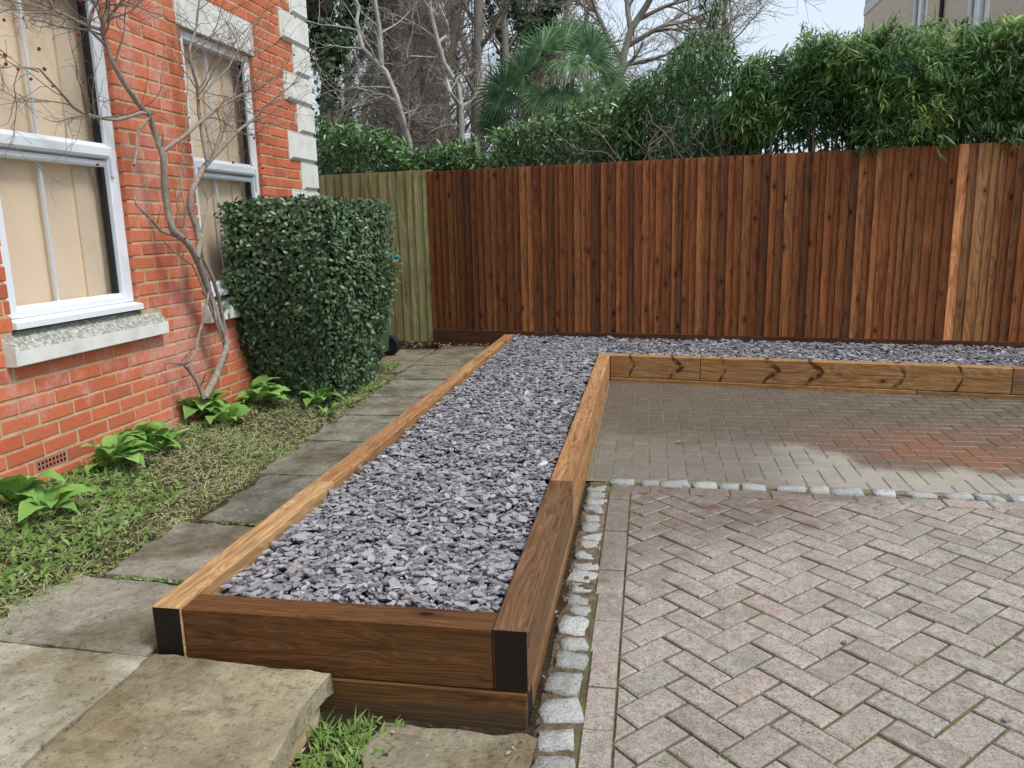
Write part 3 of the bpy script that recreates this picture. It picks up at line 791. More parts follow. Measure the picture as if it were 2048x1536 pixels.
# quoin stones
z = .40-.225*2
k = math.floor((z-1.75)/.225+1e-6)
while z < 3.6:
    ln = .265 if k % 2 == 0 else .465
    mb = MB(); c = .022; g_ = .004
    # chamfered block wrapping the corner
    x0, x1 = XW-.25, XW+.028; ya, yb = Y1-ln, Y1+.026; za, zb = z+g_*0, z+.225
    mb.add([(x0, ya, za), (x0, yb-c, za), (x1-c, yb-c, za), (x1-c, ya, za), (x0, ya, zb), (x0, yb-c, zb), (x1-c, yb-c, zb), (x1-c, ya, zb),
            (x1, ya+c, za+c), (x1, yb-c*.6, za+c), (x1, yb-c*.6, zb-c), (x1, ya+c, zb-c),
            (x0, yb, za+c), (x1-c*.6, yb, za+c), (x1-c*.6, yb, zb-c), (x0, yb, zb-c)],
           [(8, 9, 10, 11), (3, 2, 9, 8), (7, 11, 10, 6), (3, 8, 11, 7), (9, 13, 14, 10), (13, 12, 15, 14), (2, 1, 12, 13), (6, 14, 15, 5), (2, 13, 9), (6, 10, 14), (0, 3, 7, 4), (0, 1, 2, 3), (4, 7, 6, 5)])
    hput(mb, 'quoin_stone', m_stone); z += .225; k += 1
# air brick
mb = MB(); mb.cbox(XW-.03, XW-.003, 1.066, 1.266, .331, .394, .002); ab = hput(mb, 'air_brick', simple('terracotta_vent', (.42, .15, .10), .8, .2, .2, 40))
mb = MB()
for r_ in range(2):
    for c_ in range(8):
        yy = 1.083+c_*.0235; zz = .344+r_*.023; mb.box(XW-.02, XW-.0015, yy, yy+.012, zz, zz+.013)
hput(mb, 'vent_hole', m_gasket, ab)
# windows
def window(a, b, blind):
    xf = XW-.03; d = .06; fw = .072
    W = MB()
    W.cbox(xf-d, xf, a-.011, a+fw, WZ0+.055, WZ1, .004); W.cbox(xf-d, xf, b-fw, b+.011, WZ0+.055, WZ1, .004)
    W.cbox(xf-d, xf-.001, a+fw-.004, b-fw+.004, WZ1-.055, WZ1-.001, .004)
    W.prism_y([(xf-d, WZ0+.055), (xf-.002, WZ0+.055), (xf-.002, WZ0+.085), (xf-.022, WZ0+.106), (xf-d, WZ0+.106)], a+fw-.002, b-fw+.002)
    win = hput(W, 'window', m_upvc)
    c = MB(); c.prism_y([(XW-.12, WZ0+.02), (XW+.020, WZ0+.012), (XW+.020, WZ0+.040), (XW-.028, WZ0+.053), (XW-.12, WZ0+.053)], a-.004, b+.012); hput(c, 'cill', m_upvc, win)
    zm = 1.775
    mr = MB()
    mr.prism_y([(xf-.05, zm), (xf-.024, zm), (xf-.016, zm+.012), (xf-.016, zm+.030), (xf-.05, zm+.034)], a+fw-.001, b-fw+.001)
    mr.prism_y([(xf-.05, zm+.036), (xf+.004, zm+.044), (xf+.012, zm+.056), (xf+.012, zm+.095), (xf-.012, zm+.120), (xf-.05, zm+.120)], a+fw-.035, b-fw+.030)
    hput(mr, 'meeting_rail', m_upvc, win)
    for yy in (a+.052, b-.052):
        hn = MB(); prof = [(0, .0), (.034, .0), (.034, -.03), (.022, -.055), (.028, -.075), (.016, -.095), (.006, -.10), (0, -.10)]
        V = [(xf+.002, yy-.017+u, zm+.05+v) for u, v in prof]+[(xf+.016, yy-.017+u, zm+.05+v) for u, v in prof]; n = len(prof)
        hn.add(V, [tuple(range(n)), tuple(range(n, 2*n))[::-1]]+[(i, n+i, n+(i+1) % n, (i+1) % n) for i in range(n)]); hput(hn, 'sash_horn', m_upvc, win)
    gs = MB()
    gs.box(xf-.056, xf-.028, b-fw-.022, b-fw+.001, WZ0+.10, zm); gs.box(xf-.05, xf-.02, b-fw-.022, b-fw+.001, zm+.118, WZ1-.05); hput(gs, 'gasket', m_gasket, win)
    for z0, z1, xx in ((WZ0+.10, zm+.004, xf-.048), (zm+.116, WZ1-.05, xf-.034)):
        p = MB(); p.box(xx-.006, xx, a+fw-.004, b-fw-.015, z0, z1); hput(p, 'pane', m_glass, win)
        q_ = MB(); q_.box(xx-.022, xx-.010, (a+b)/2-.055, (a+b)/2-.038, z0, z1); hput(q_, 'glazing_bar', m_upvc, win)
    bl = MB(); bl.box(xf-.105, xf-.10, a-.02, b+.02, WZ0+.02, WZ1); hput(bl, 'blind', blind, win)
    cu = MB(); cu.box(xf-.098, xf-.088, b-.235, b-.125, WZ0+.02, WZ1); hput(cu, 'curtain', m_curtain, win)
    bx = MB(); bx.box(xf-.21, xf-.205, a-.3, b+.3, WZ0-.2, WZ1+.2); hput(bx, 'room_shade', m_room, win)
    st = MB(); sa, sb = a-.07, b+.17 if a > 0 else b+.09
    st.prism_y([(XW-.2, .853), (XW+.052, .853), (XW+.055, .857), (XW+.055, .922), (XW+.050, .930), (XW-.03, .998), (XW-.2, .998)], sa, sb); hput(st, 'window_sill', m_stone)
    lt = MB(); lt.cbox(XW-.2, XW+.006, a-.036, b+.026, WZ1+.002, 2.872, .004); hput(lt, 'lintel', m_stone)
for a, b in WINS: window(a, b, m_blind)


# ------------------------------------------------------------------ foliage tools
def norm(a): return a/(np.linalg.norm(a, axis=-1, keepdims=True)+1e-9)
def leaves(P, D, Nn, L, Wd, tint, fold=.18, droop=.0, belly=.45):
    """one folded, pointed leaf (4 triangles) at each P along D with face normal Nn"""
    D = norm(D); X = norm(np.cross(D, Nn)); Nn = np.cross(X, D); n = len(P)
    L = np.broadcast_to(L, n)[:, None]; Wd = np.broadcast_to(Wd, n)[:, None]
    mid = P+D*L*belly
    V = np.stack([P, mid-X*Wd*.5+Nn*Wd*fold, mid, mid+X*Wd*.5+Nn*Wd*fold, P+D*L-Nn*L*droop], 1).reshape(-1, 3)
    b = np.arange(n)[:, None]*5
    F = np.concatenate([b+np.array([[0, 2, 1]]), b+np.array([[0, 3, 2]]), b+np.array([[1, 2, 4]]), b+np.array([[2, 3, 4]])], 0)
    return V, F, np.repeat(tint, 5)
def tubes(P, Rr, sides=4):
    """P (N,K,3) polylines, Rr (N,K) radii -> quads"""
    N, K, _ = P.shape
    T = np.gradient(P, axis=1); T = norm(T)
    ref = np.where(np.abs(T[:, :1, 2:3]) > .8, np.array([1., .2, 0]), np.array([0., .1, 1.]))
    A = norm(np.cross(T, np.broadcast_to(ref, T.shape))); B = np.cross(T, A)
    a = np.arange(sides)/sides*2*np.pi
    V = P[:, :, None]+Rr[:, :, None, None]*(A[:, :, None]*np.cos(a)[None, None, :, None]+B[:, :, None]*np.sin(a)[None, None, :, None])
    idx = np.arange(N*K*sides).reshape(N, K, sides)
    q = np.stack([idx[:, :-1], np.roll(idx, -1, 2)[:, :-1], np.roll(idx, -1, 2)[:, 1:], idx[:, 1:]], -1)
    return V.reshape(-1, 3), q.reshape(-1, 4)
def resample(pts, K):
    p = np.array([tuple(v) for v in pts], float); d = np.r_[0, np.cumsum(np.linalg.norm(np.diff(p, axis=0), axis=1))]
    t = np.linspace(0, d[-1], K); return np.stack([np.interp(t, d, p[:, i]) for i in range(3)], 1)
def sprout(P, Rr, per, L, ang, wander, up, K, tmin=.25, ratio=.6, rmin=.0015, r=rng, flat=None):
    """child branches from parent polylines"""
    N, Kp, _ = P.shape; n = N*per
    pi = np.repeat(np.arange(N), per); t = r.uniform(tmin, 1, n)*(Kp-1); i0 = np.minimum(t.astype(int), Kp-2); fr = (t-i0)[:, None]
    p0 = P[pi, i0]*(1-fr)+P[pi, i0+1]*fr; tan = norm(P[pi, i0+1]-P[pi, i0])
    rr = Rr[pi, i0]*(1-fr[:, 0])+Rr[pi, i0+1]*fr[:, 0]
    rnd = r.normal(size=(n, 3))
    if flat is not None: rnd *= np.array(flat)
    perp = norm(np.cross(tan, rnd)); a = r.uniform(*ang, n)[:, None]
    d = norm(tan*np.cos(a)+perp*np.sin(a)); Ls = r.uniform(*L, n)[:, None]/(K-1)
    out = [p0]
    for k in range(K-1):
        w_ = r.normal(size=(n, 3))*wander
        if flat is not None: w_ *= np.array(flat)
        d = norm(d+w_+np.array([0, 0, up])); out.append(out[-1]+d*Ls)
    Pc = np.stack(out, 1); r0 = np.maximum(np.minimum(rr*ratio, rr), rmin)
    Rc = r0[:, None]*np.linspace(1, .35, K)[None]; return Pc, np.maximum(Rc, rmin*.6)
class VF:
    def __init__(s): s.V = []; s.F = []; s.T = []; s.n = 0
    def add(s, V, F, T=None):
        s.V.append(V); s.F.append(F+s.n); s.n += len(V); s.T.append(np.full(len(V), .5) if T is None else T)
    def out(s, name, mat, parent=None, smooth=True, loc=None):
        V = np.concatenate(s.V)
        off = np.array(parent.location) if parent else np.zeros(3)
        return put(name, mesh(name, V-off, np.concatenate(s.F), smooth, np.concatenate(s.T)), mat, parent)
def unit(n, r=rng): return norm(r.normal(size=(n, 3)))

m_bush = leaf_mat('dark_bush_leaf', [(0, (.034, .066, .031)), (.35, (.068, .125, .056)), (.7, (.11, .185, .082)), (.93, (.17, .25, .115)), (1, (.24, .28, .10))], .30, .8, .08)
m_laurel = leaf_mat('glossy_laurel_leaf', [(0, (.04, .085, .028)), (.4, (.085, .175, .055)), (.72, (.155, .27, .08)), (.9, (.26, .36, .10)), (.97, (.30, .25, .09)), (1, (.28, .14, .07))], .22, .9, .15)
m_climb = leaf_mat('climber_leaf', [(0, (.03, .07, .026)), (.5, (.07, .15, .052)), (.85, (.15, .25, .08)), (1, (.26, .35, .10))], .42, .4, .15)
m_bamboo = leaf_mat('bamboo_leaf', [(0, (.024, .066, .023)), (.3, (.072, .165, .047)), (.6, (.16, .30, .085)), (.85, (.32, .44, .125)), (1, (.55, .54, .18))], .40, .4, .25)
m_palm = leaf_mat('palm_leaf', [(0, (.02, .055, .022)), (.45, (.07, .15, .06)), (.85, (.19, .31, .11)), (1, (.36, .45, .17))], .38, .3, .1)
m_ivy = leaf_mat('ivy_leaf', [(0, (.015, .035, .014)), (.6, (.04, .08, .03)), (1, (.08, .14, .045))], .4, .4, .05)
m_herb = leaf_mat('fresh_green_leaf', [(0, (.17, .34, .075)), (.5, (.27, .48, .12)), (.85, (.36, .57, .16)), (1, (.56, .64, .15))], .55, .3, .28)
m_grass = leaf_mat('grass_blade', [(0, (.10, .18, .045)), (.3, (.21, .32, .09)), (.55, (.34, .42, .16)), (.75, (.48, .47, .26)), (.9, (.62, .55, .36)), (1, (.26, .17, .10))], .7, .2, .15)
m_litter = leaf_mat('dead_leaf', [(0, (.06, .03, .015)), (.4, (.16, .09, .045)), (.75, (.34, .25, .14)), (1, (.55, .47, .33))], .8, .15, 0)
m_rosewood = bark('grey_rose_bark', (.17, .14, .11), (.38, .33, .28), 60)
m_palebark = bark('pale_bark', (.24, .22, .19), (.50, .48, .43), 14)
m_midbark = bark('grey_brown_bark', (.13, .10, .08), (.30, .25, .21), 16)
m_darkbark = bark('dark_bark', (.06, .05, .042), (.15, .125, .105), 16)
m_twig = bark('purple_brown_twig', (.16, .132, .108), (.34, .29, .245), 20)
m_culm = bark('bamboo_culm', (.10, .12, .05), (.30, .27, .13), 12)
m_culm_pale = bark('pale_culm', (.30, .25, .14), (.52, .44, .28), 12)

# ------------------------------------------------------------------ clipped bush by the window
bush = tag(empty('clipped_bush', (-2.08, 3.55, .2)), 'dark green box-clipped evergreen bush growing against the house wall', 'bush')
def bush_shape(z):                       # half extents shrink towards the ground
    t = np.clip((z-.22)/.95, 0, 1); k = t*t*(3-2*t)
    return -1.93+.20*k, 3.14-.26*k       # right side x, front y
nb = 18500
f_ = rng.random(nb); P = np.zeros((nb, 3)); Nn = np.zeros((nb, 3))
z = rng.uniform(.20, 1.60, nb); xr, yf = bush_shape(z); yb_ = 4.28+.0*z; xl = np.full(nb, -2.44)
a = f_ < .36; b = (f_ >= .36) & (f_ < .78); c = (f_ >= .78) & (f_ < .95); d = f_ >= .95
u = rng.random(nb); u2 = rng.random(nb)
P[:, 2] = z
P[:, 0] = xl+(xr-xl)*u; P[:, 1] = yf
Nn[:] = (0, -1, .15)
P[b, 0] = xr[b]; P[b, 1] = (yf+(yb_-yf)*u)[b]; Nn[b] = (1, 0, .15)
P[c, 2] = 1.60; P[c, 0] = (-2.44+.70*u)[c]; P[c, 1] = (2.9+1.36*u2)[c]; Nn[c] = (.1, -.1, 1)
P[d, 0] = -2.44; P[d, 1] = (yf+.5*u*0)[d]; Nn[d] = (-.6, -.8, .1)
edge = np.minimum(np.abs(P[:, 2]-1.60), .1)
# soften corners and edges
cor = np.minimum(np.abs(P[:, 0]-xr), np.abs(P[:, 1]-yf)); rr_ = np.exp(-(np.maximum(np.abs(P[:, 0]-xr), np.abs(P[:, 1]-yf))/.10)**2)
P[:, :2] -= (rr_*.05)[:, None]*np.array([1, -1])/1.4
te = np.exp(-((1.60-P[:, 2])/.07)**2); P[a, 1] += (te*.04)[a]; P[b, 0] -= (te*.04)[b]
bulge = np.array([mnoise.noise((p[0]*4, p[1]*4, p[2]*4)) for p in P])
P += Nn*(rng.uniform(-.06, .026, nb)+bulge*.05)[:, None]
Nl = norm(Nn+unit(nb)*.62+np.array([0, 0, .25])); D = norm(np.cross(Nl, unit(nb))+np.array([0, 0, .25])); 
tint = np.clip(rng.beta(2, 2.4, nb), 0, .995)
vf = VF(); vf.add(*leaves(P, D, Nl, rng.uniform(.032, .052, nb), rng.uniform(.019, .028, nb), tint, .12, .05, .55))
# loose sprigs on the window side
ns = 260; q = np.stack([rng.uniform(-2.43, -2.36, ns), rng.uniform(2.62, 2.95, ns), rng.uniform(.9, 1.56, ns)], 1)
q[:, 1] = 2.95-.26*np.abs(rng.normal(0, .5, ns))*(0.5+.5*np.sin(q[:, 2]*15)**2)
vf.add(*leaves(q, unit(ns)+np.array([0, -.6, .1]), unit(ns)+np.array([.6, -.5, .5]), rng.uniform(.04, .06, ns), rng.uniform(.02, .028, ns), rng.beta(2, 2.4, ns)*.99, .12, .05, .55))
tag(vf.out('foliage', m_bush, bush), kind='stuff')
mb = MB(); n_ = 8
for k in range(n_):
    pass
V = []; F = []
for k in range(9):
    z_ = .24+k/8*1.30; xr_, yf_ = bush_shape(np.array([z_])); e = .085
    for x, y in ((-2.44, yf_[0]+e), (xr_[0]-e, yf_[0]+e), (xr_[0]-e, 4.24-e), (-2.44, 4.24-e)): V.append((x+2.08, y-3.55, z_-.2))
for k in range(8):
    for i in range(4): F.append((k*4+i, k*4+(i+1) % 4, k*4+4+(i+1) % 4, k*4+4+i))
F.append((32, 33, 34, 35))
put('dark_core', mesh('dark_core', V, F), simple('core_shade', (.012, .018, .010), .9, .1, .4, 60), bush)  # solid dark core, its colour stands in for the shade inside the bush

# ------------------------------------------------------------------ wheeled bin behind the bush
bin_ = tag(empty('wheeled_bin', (-2.52, 5.22, .16)), 'green wheeled refuse bin half hidden behind the clipped bush', 'bin')
m_bin = simple('green_bin_plastic', (.055, .105, .05), .45, .4, .1, 8); m_tyre = simple('black_tyre', (.012, .012, .016), .6, .3, .2, 30); m_teal = G('teal_handle', .4, .4).col((.05, .33, .42)).m
mb = MB()
prof = [(.06, .22, -.22, .27), (.90, .29, -.30, .34)]
V = []
for z_, hw, xa, xb in prof: V += [(xa, -hw, z_), (xb, -hw, z_), (xb, hw, z_), (xa, hw, z_)]
mb.add(V, [(3, 2, 1, 0), (4, 5, 6, 7), (0, 1, 5, 4), (1, 2, 6, 5), (2, 3, 7, 6), (3, 0, 4, 7)]); mb.cbox(-.32, .36, -.305, .305, .885, .93, .008)
mb.out('body', m_bin, bin_)
mb = MB(); mb.add([(-.34, -.31, .935), (.37, -.31, .935), (.37, .31, .935), (-.34, .31, .935), (-.24, -.24, 1.0), (.34, -.26, 1.03), (.34, .26, 1.03), (-.24, .24, 1.0)], [(0, 3, 2, 1), (4, 5, 6, 7), (0, 1, 5, 4), (1, 2, 6, 5), (2, 3, 7, 6), (3, 0, 4, 7)]); mb.out('lid', m_bin, bin_)
Vt, Ft = tubes(np.array([[(.41, -.25, .99), (.44, -.1, .995), (.44, .1, .995), (.41, .25, .99)]]), np.full((1, 4), .016), 8); put('handle', mesh('handle', Vt, Ft, True), m_teal, bin_)
for sy in (-1, 1):
    V = []; F = []; n = 20
    for yy, r_ in ((-.028, .07), (-.028, .098), (-.016, .105), (.016, .105), (.028, .098), (.028, .07)):
        for k in range(n): V.append((.27+r_*math.cos(k/n*6.2832), sy*.27+yy, .105+r_*math.sin(k/n*6.2832)))
    for q_ in range(5):
        for k in range(n): F.append((q_*n+k, q_*n+(k+1) % n, q_*n+n+(k+1) % n, q_*n+n+k))
    whl = put('wheel', mesh('wheel', V, F, True), m_tyre, bin_)
    V = []; F = []
    for yy in (-.02, .02):
        for k in range(n): V.append((.27+.071*math.cos(k/n*6.2832), sy*.27+yy, .105+.071*math.sin(k/n*6.2832)))
    F = [tuple(range(n)), tuple(range(n, 2*n))[::-1]]; put('rim', mesh('rim', V, F), m_tyre, whl)

# ------------------------------------------------------------------ climbing rose
rose = tag(empty('climbing_rose', (-2.36, 2.62, .27)), 'leafless climbing rose trained up the wall between the two windows', 'climbing plant')
XR = -2.33
def rp(pts, K, x0=XR, wob=.02):
    W3 = []
    for i, (a_, b_) in enumerate(pts):
        W3.append(at_x(a_, b_, x0+wob*math.sin(i*1.7+a_*.05)))
    return resample(W3, K)
stems = [
 ([(408, 797), (430, 757), (452, 702), (455, 686), (440, 655), (425, 610), (410, 560), (395, 520), (380, 492), (366, 476), (347, 466), (337, 431), (329, 380), (328, 330), (326, 300), (312, 275), (303, 245), (299, 228)], 26, .0165, .0115),
 ([(299, 228), (281, 214), (250, 169), (225, 125), (212, 90), (203, 60), (214, 20), (218, -20)], 16, .0105, .006),
 ([(393, 516), (403, 470), (384, 437), (375, 400), (387, 373), (409, 331), (437, 303), (475, 262), (500, 244), (530, 215), (562, 181)], 18, .0145, .003),
 ([(414, 322), (406, 281), (397, 219), (396, 175), (385, 140), (378, 100), (392, 60), (396, 20), (402, -20)], 16, .008, .0035),
 ([(327, 302), (345, 288), (369, 272), (415, 231), (453, 206), (487, 187), (505, 180)], 14, .0085, .003),
 ([(299, 226), (280, 226), (256, 234), (235, 240), (203, 237), (162, 225), (147, 216), (119, 181), (98, 160), (78, 137), (31, 134)], 16, .0075, .002),
 ([(358, 474), (322, 462), (305, 442), (290, 428), (272, 409), (268, 392)], 10, .0075, .003),
 ([(418, 585), (408, 630), (400, 660), (390, 705), (372, 735)], 10, .006, .004),
 ([(408, 797), (398, 768), (385, 748), (370, 730)], 8, .011, .008),
 ([(455, 688), (446, 640), (436, 590), (424, 552), (408, 520), (404, 475)], 12, .0095, .007),
 ([(452, 700), (415, 600), (400, 560), (385, 530), (350, 505), (325, 480)], 10, .006, .003),
 ([(432, 640), (420, 570), (406, 520), (398, 480), (408, 440), (418, 405), (405, 375)], 12, .006, .0025),
 ([(366, 470), (372, 420), (360, 372), (362, 340), (372, 260), (374, 190), (376, 110)], 14, .004, .0018),
 ([(268, 330), (275, 295), (272, 270), (290, 245), (300, 232)], 8, .0055, .005),
 ([(350, 455), (356, 420), (352, 385), (366, 360)], 8, .004, .002),
 ([(212, 90), (190, 70), (176, 55), (182, 25), (195, 0), (205, -15)], 10, .006, .003),
 ([(205, 60), (170, 50), (130, 30), (90, 10), (50, -10)], 10, .006, .002),
 ([(397, 200), (430, 160), (455, 140), (470, 110), (490, 80), (510, 40)], 12, .0045, .002),
 ([(387, 373), (440, 290), (452, 240), (470, 190), (478, 150), (490, 120)], 12, .0045, .002),
]
polys_r = []
for pts, K, r0, r1 in stems:
    P = rp(pts, K); Rr = 1.5*np.linspace(r0, r1, K)[None]
    V, F = tubes(P[None], Rr, 7)
    put('stem', mesh('stem', V-np.array(rose.location), F, True), m_rosewood, rose)
    polys_r.append((P, Rr[0]))
Pk = np.stack([resample(p, 12) for p, _ in polys_r]); Rk = np.stack([np.interp(np.linspace(0, 1, 12), np.linspace(0, 1, len(r_)), r_) for _, r_ in polys_r])
FL = (.28, 1, 1)
low = [0, 6, 7, 8, 9, 10, 11, 14]
up_ = [1, 3, 4, 5, 15, 16, 17, 18, 2]
vf = VF()
A1, B1 = sprout(Pk[low], Rk[low], 4, (.05, .14), (.5, 1.1), .16, .04, 5, .3, .45, .0016, flat=FL); vf.add(*tubes(A1, B1, 4))
A1, B1 = sprout(Pk[up_], Rk[up_], 10, (.22, .52), (.4, 1.1), .20, .03, 9, .35, .5, .0026, flat=FL); vf.add(*tubes(A1, B1, 4))
A2, B2 = sprout(A1, B1, 5, (.10, .32), (.4, 1.2), .26, .01, 8, .2, .6, .0019, flat=FL); vf.add(*tubes(A2, B2, 3))
A3, B3 = sprout(A2[::2], B2[::2], 3, (.05, .16), (.4, 1.2), .26, 0, 5, .2, .7, .0014, flat=FL); vf.add(*tubes(A3, B3, 3))
tw = vf.out('twigs', m_midbark, rose); tag(tw, kind='stuff')
hipm = simple('red_rose_hip', (.30, .03, .03), .4, .4, .3, 40)
V = []; F = []
for i in range(5):
    for k in range(6):
        th = i/4*math.pi; V.append((math.sin(th)*math.cos(k*1.0472), math.sin(th)*math.sin(k*1.0472), math.cos(th)*1.2))
F = [(i*6+k, i*6+(k+1) % 6, i*6+6+(k+1) % 6, i*6+6+k) for i in range(4) for k in range(6)]
hip = mesh('rose_hip', V, F, True)
for (a_, b_) in [(8, 40), (78, 98), (10, 110), (12, 128), (36, 138), (62, 158), (106, 172), (89, 138), (157, 68), (160, 2), (195, 329), (378, 235), (371, 288), (503, 268), (508, 276), (526, 336), (582, 27), (590, 35), (588, 110), (612, 170), (466, 325), (480, 305)]:
    p = at_x(a_, b_, XR+random.uniform(-.03, .03))-Vector(rose.location); s_ = random.uniform(.006, .009); put('rose_hip', hip, hipm, rose, p, (random.random(), random.random(), 0), (s_, s_, s_))

# ------------------------------------------------------------------ plants in the border
def big_leaf(L, W, arch, seed):
    r = random.Random(seed); n = 12; V = []; F = []; T_ = []
    tn = r.random()*.86
    for i in range(n+1):
        t = i/n; wd = W*.5*max(.03, math.sin(math.pi*min(1, t*1.02))**.75)*(1.12-.25*t)
        x = L*t; z_ = arch*L*(math.sin(t*1.9)*.55-.62*t*t*t)
        wv = .03*W*math.sin(i*2.3+seed)
        V += [(x, -wd, z_+wd*.2+wv), (x, 0, z_), (x, wd, z_+wd*.2-wv)]
        T_ += [min(.98, tn+.05), max(0, tn-.12), min(.98, tn+.05)]
    for i in range(n):
        a_ = i*3; F += [(a_, a_+1, a_+4, a_+3), (a_+1, a_+2, a_+5, a_+4)]
    return mesh('leaf', V, F, True, T_)
LM = [big_leaf(1, random.uniform(.58, .74), random.uniform(.4, .8), s) for s in range(12)]
plants = [  # px, py of the rosette's foot, leaf count, leaf length, label
 (30, 1010, 13, .17, 'low leafy green plant at the left end of the border'),
 (95, 1030, 10, .13, 'small green plant in the grass in front of the wall vent'),
 (225, 935, 17, .16, 'large-leaved green plant beside the terracotta wall vent'),
 (265, 900, 12, .15, 'upright-leaved green plant against the wall near the lying cane'),
 (318, 905, 9, .11, 'small green plant at the end of the lying cane'),
 (400, 835, 20, .17, 'broad-leaved green plant at the foot of the climbing rose'),
 (455, 850, 13, .13, 'light green plant in front of the climbing rose'),
 (515, 808, 20, .16, 'broad-leaved green plant at the foot of the clipped bush'),
 (635, 812, 15, .12, 'green plant between the clipped bush and the slab path'),
 (655, 835, 6, .08, 'little yellow-green plant on the edge of the slab path'),
]
def on_border(px, py):
    z_ = .2
    for _ in range(12):
        p = at_z(px, py, z_); z_ = border_z(p.x, p.y)
    p.x = max(p.x, XW+.05); return Vector((p.x, p.y, border_z(p.x, p.y)))
for px, py, n, L, lab in plants:
    p = on_border(px, py); pl = tag(empty('leafy_plant', p), lab, 'plant', 'leafy plants in the border')
    for k in range(n):
        az = k*2.4+random.uniform(-.3, .3); inner = k/n
        el = R(2+44*inner+random.uniform(-8, 12)); l_ = L*1.15*random.uniform(.55, 1.25)*(1.05-.25*inner)
        o = put('leaf', LM[random.randrange(12)], m_herb, pl, (.03*math.cos(az), .03*math.sin(az), .015+.03*inner), (random.uniform(-.3, .3), -el, az), (l_, l_, l_))
    for ch in pl.children:                 # keep leaves out of the brickwork
        tipx = p.x+ch.location.x+math.cos(ch.rotation_euler.z)*ch.scale.x*.9
        if tipx < XW+.02: ch.rotation_euler.z = math.pi-ch.rotation_euler.z

# grass and weeds of the border
def blades(n, xs, ys, zf, Lr, Wr, lean, tints, r=rng):
    X = r.uniform(*xs, n); Y = r.uniform(*ys, n)
    Z = np.array([zf(x, y) for x, y in zip(X, Y)])
    D = np.stack([r.normal(0, lean, n), r.normal(0, lean, n), np.abs(r.normal(.6, .35, n))+.05], 1)
    return leaves(np.stack([X, Y, Z], 1), D, unit(n)*.5+np.array([.2, -.3, .6]), r.uniform(*Lr, n), r.uniform(*Wr, n), tints(n, X, Y), .1, .25, .4)
vf = VF()
def dens(n, xs, ys, *a):                   # patchy: keep where the noise allows
    V, F, T_ = blades(n, xs, ys, *a); return V, F, T_
def tg(n, X, Y):
    t = rng.beta(1.6, 1.7, n); dry = np.array([mnoise.noise((x*2.2, y*2.2, 5)) for x, y in zip(X, Y)])
    return np.clip(t*.60+np.clip(dry*.5+.26, 0, .5)*np.clip((Y+.6)/1.4, .25, 1), 0, .99)
vf.add(*dens(6800, (-2.46, -1.70), (-.4, 2.3), border_z, (.02, .055), (.002, .0045), .8, tg))
vf.add(*dens(3800, (-2.46, -1.78), (2.0, 4.4), border_z, (.015, .045), (.002, .0045), .9, lambda n, X, Y: np.clip(tg(n, X, Y)+.12, 0, .99)))
vf.add(*dens(3800, (-2.46, -1.74), (-.4, 4.4), border_z, (.012, .028), (.007, .014), 1.2, lambda n, X, Y: rng.beta(1.6, 3, n)*.75))
vf.add(*dens(2000, (-2.40, -1.70), (-.4, 4.4), border_z, (.05, .11), (.0015, .0028), 2.2, lambda n, X, Y: rng.uniform(.62, .95, n)))
vf.add(*dens(1900, (-2.45, -1.9), (-.4, 1.4), border_z, (.03, .065), (.012, .022), 1.0, lambda n, X, Y: rng.beta(1.6, 3, n)*.6))
tag(vf.out('grass', m_grass), 'weedy grass and straw covering the border beside the path', 'grass', kind='stuff')
# clumps by the low slab, moss in joints and seedlings
vf = VF(); lowz = lambda x, y: drive_z(y)-.012
vf.add(*blades(420, (-.60, -.42), (-.62, -.06), lowz, (.03, .075), (.004, .010), .8, lambda n, X, Y: rng.beta(2, 3, n)*.7))
vf.add(*blades(260, (-.58, -.36), (-.30, -.03), lowz, (.02, .05), (.006, .014), 1.1, lambda n, X, Y: rng.beta(2, 3, n)*.5))
for (a_, b_, n, sp_) in [(1455, 1500, 60, .03), (1590, 1450, 50, .03), (1330, 1520, 60, .02), (1215, 985, 120, .03), (1990, 1290, 30, .03), (1410, 1405, 30, .02)]:
    p = at_z(a_, b_, .01); vf.add(*blades(n, (p.x-sp_, p.x+sp_), (p.y-sp_, p.y+sp_), lambda x, y: drive_z(y)-.008, (.008, .02), (.003, .007), 1.4, lambda n, X, Y: rng.beta(2, 3, n)*.45))
for (a_, b_, n, sp_, sy_) in [(25, 1270, 130, .035, .015), (300, 1155, 160, .14, .012), (470, 1042, 150, .14, .012), (590, 948, 90, .14, .01), (690, 880, 110, .13, .012), (720, 827, 70, .1, .01), (760, 792, 60, .12, .01), (835, 757, 120, .06, .02)]:
    p = at_z(a_, b_, .15); vf.add(*blades(n, (p.x-sp_, p.x+sp_), (p.y-sy_, p.y+sy_), lambda x, y: .142, (.01, .026), (.003, .007), 1.3, lambda n, X, Y: np.clip(rng.beta(2, 2.5, n)*.75, 0, .95)))
# low creeping green beside the path near the bush
for (a_, b_, n, sp_, sy_) in [(770, 735, 420, .10, .22), (735, 770, 300, .09, .15), (690, 800, 200, .08, .12)]:
    p = at_z(a_, b_, .17); vf.add(*blades(n, (p.x-sp_, p.x+sp_), (p.y-sy_, p.y+sy_), lambda x, y: .16, (.015, .04), (.01, .02), 1.1, lambda n, X, Y: rng.beta(2, 3, n)*.7))
tag(vf.out('weeds', m_grass), 'small weeds and moss tufts in the paving joints', 'weeds', kind='stuff')
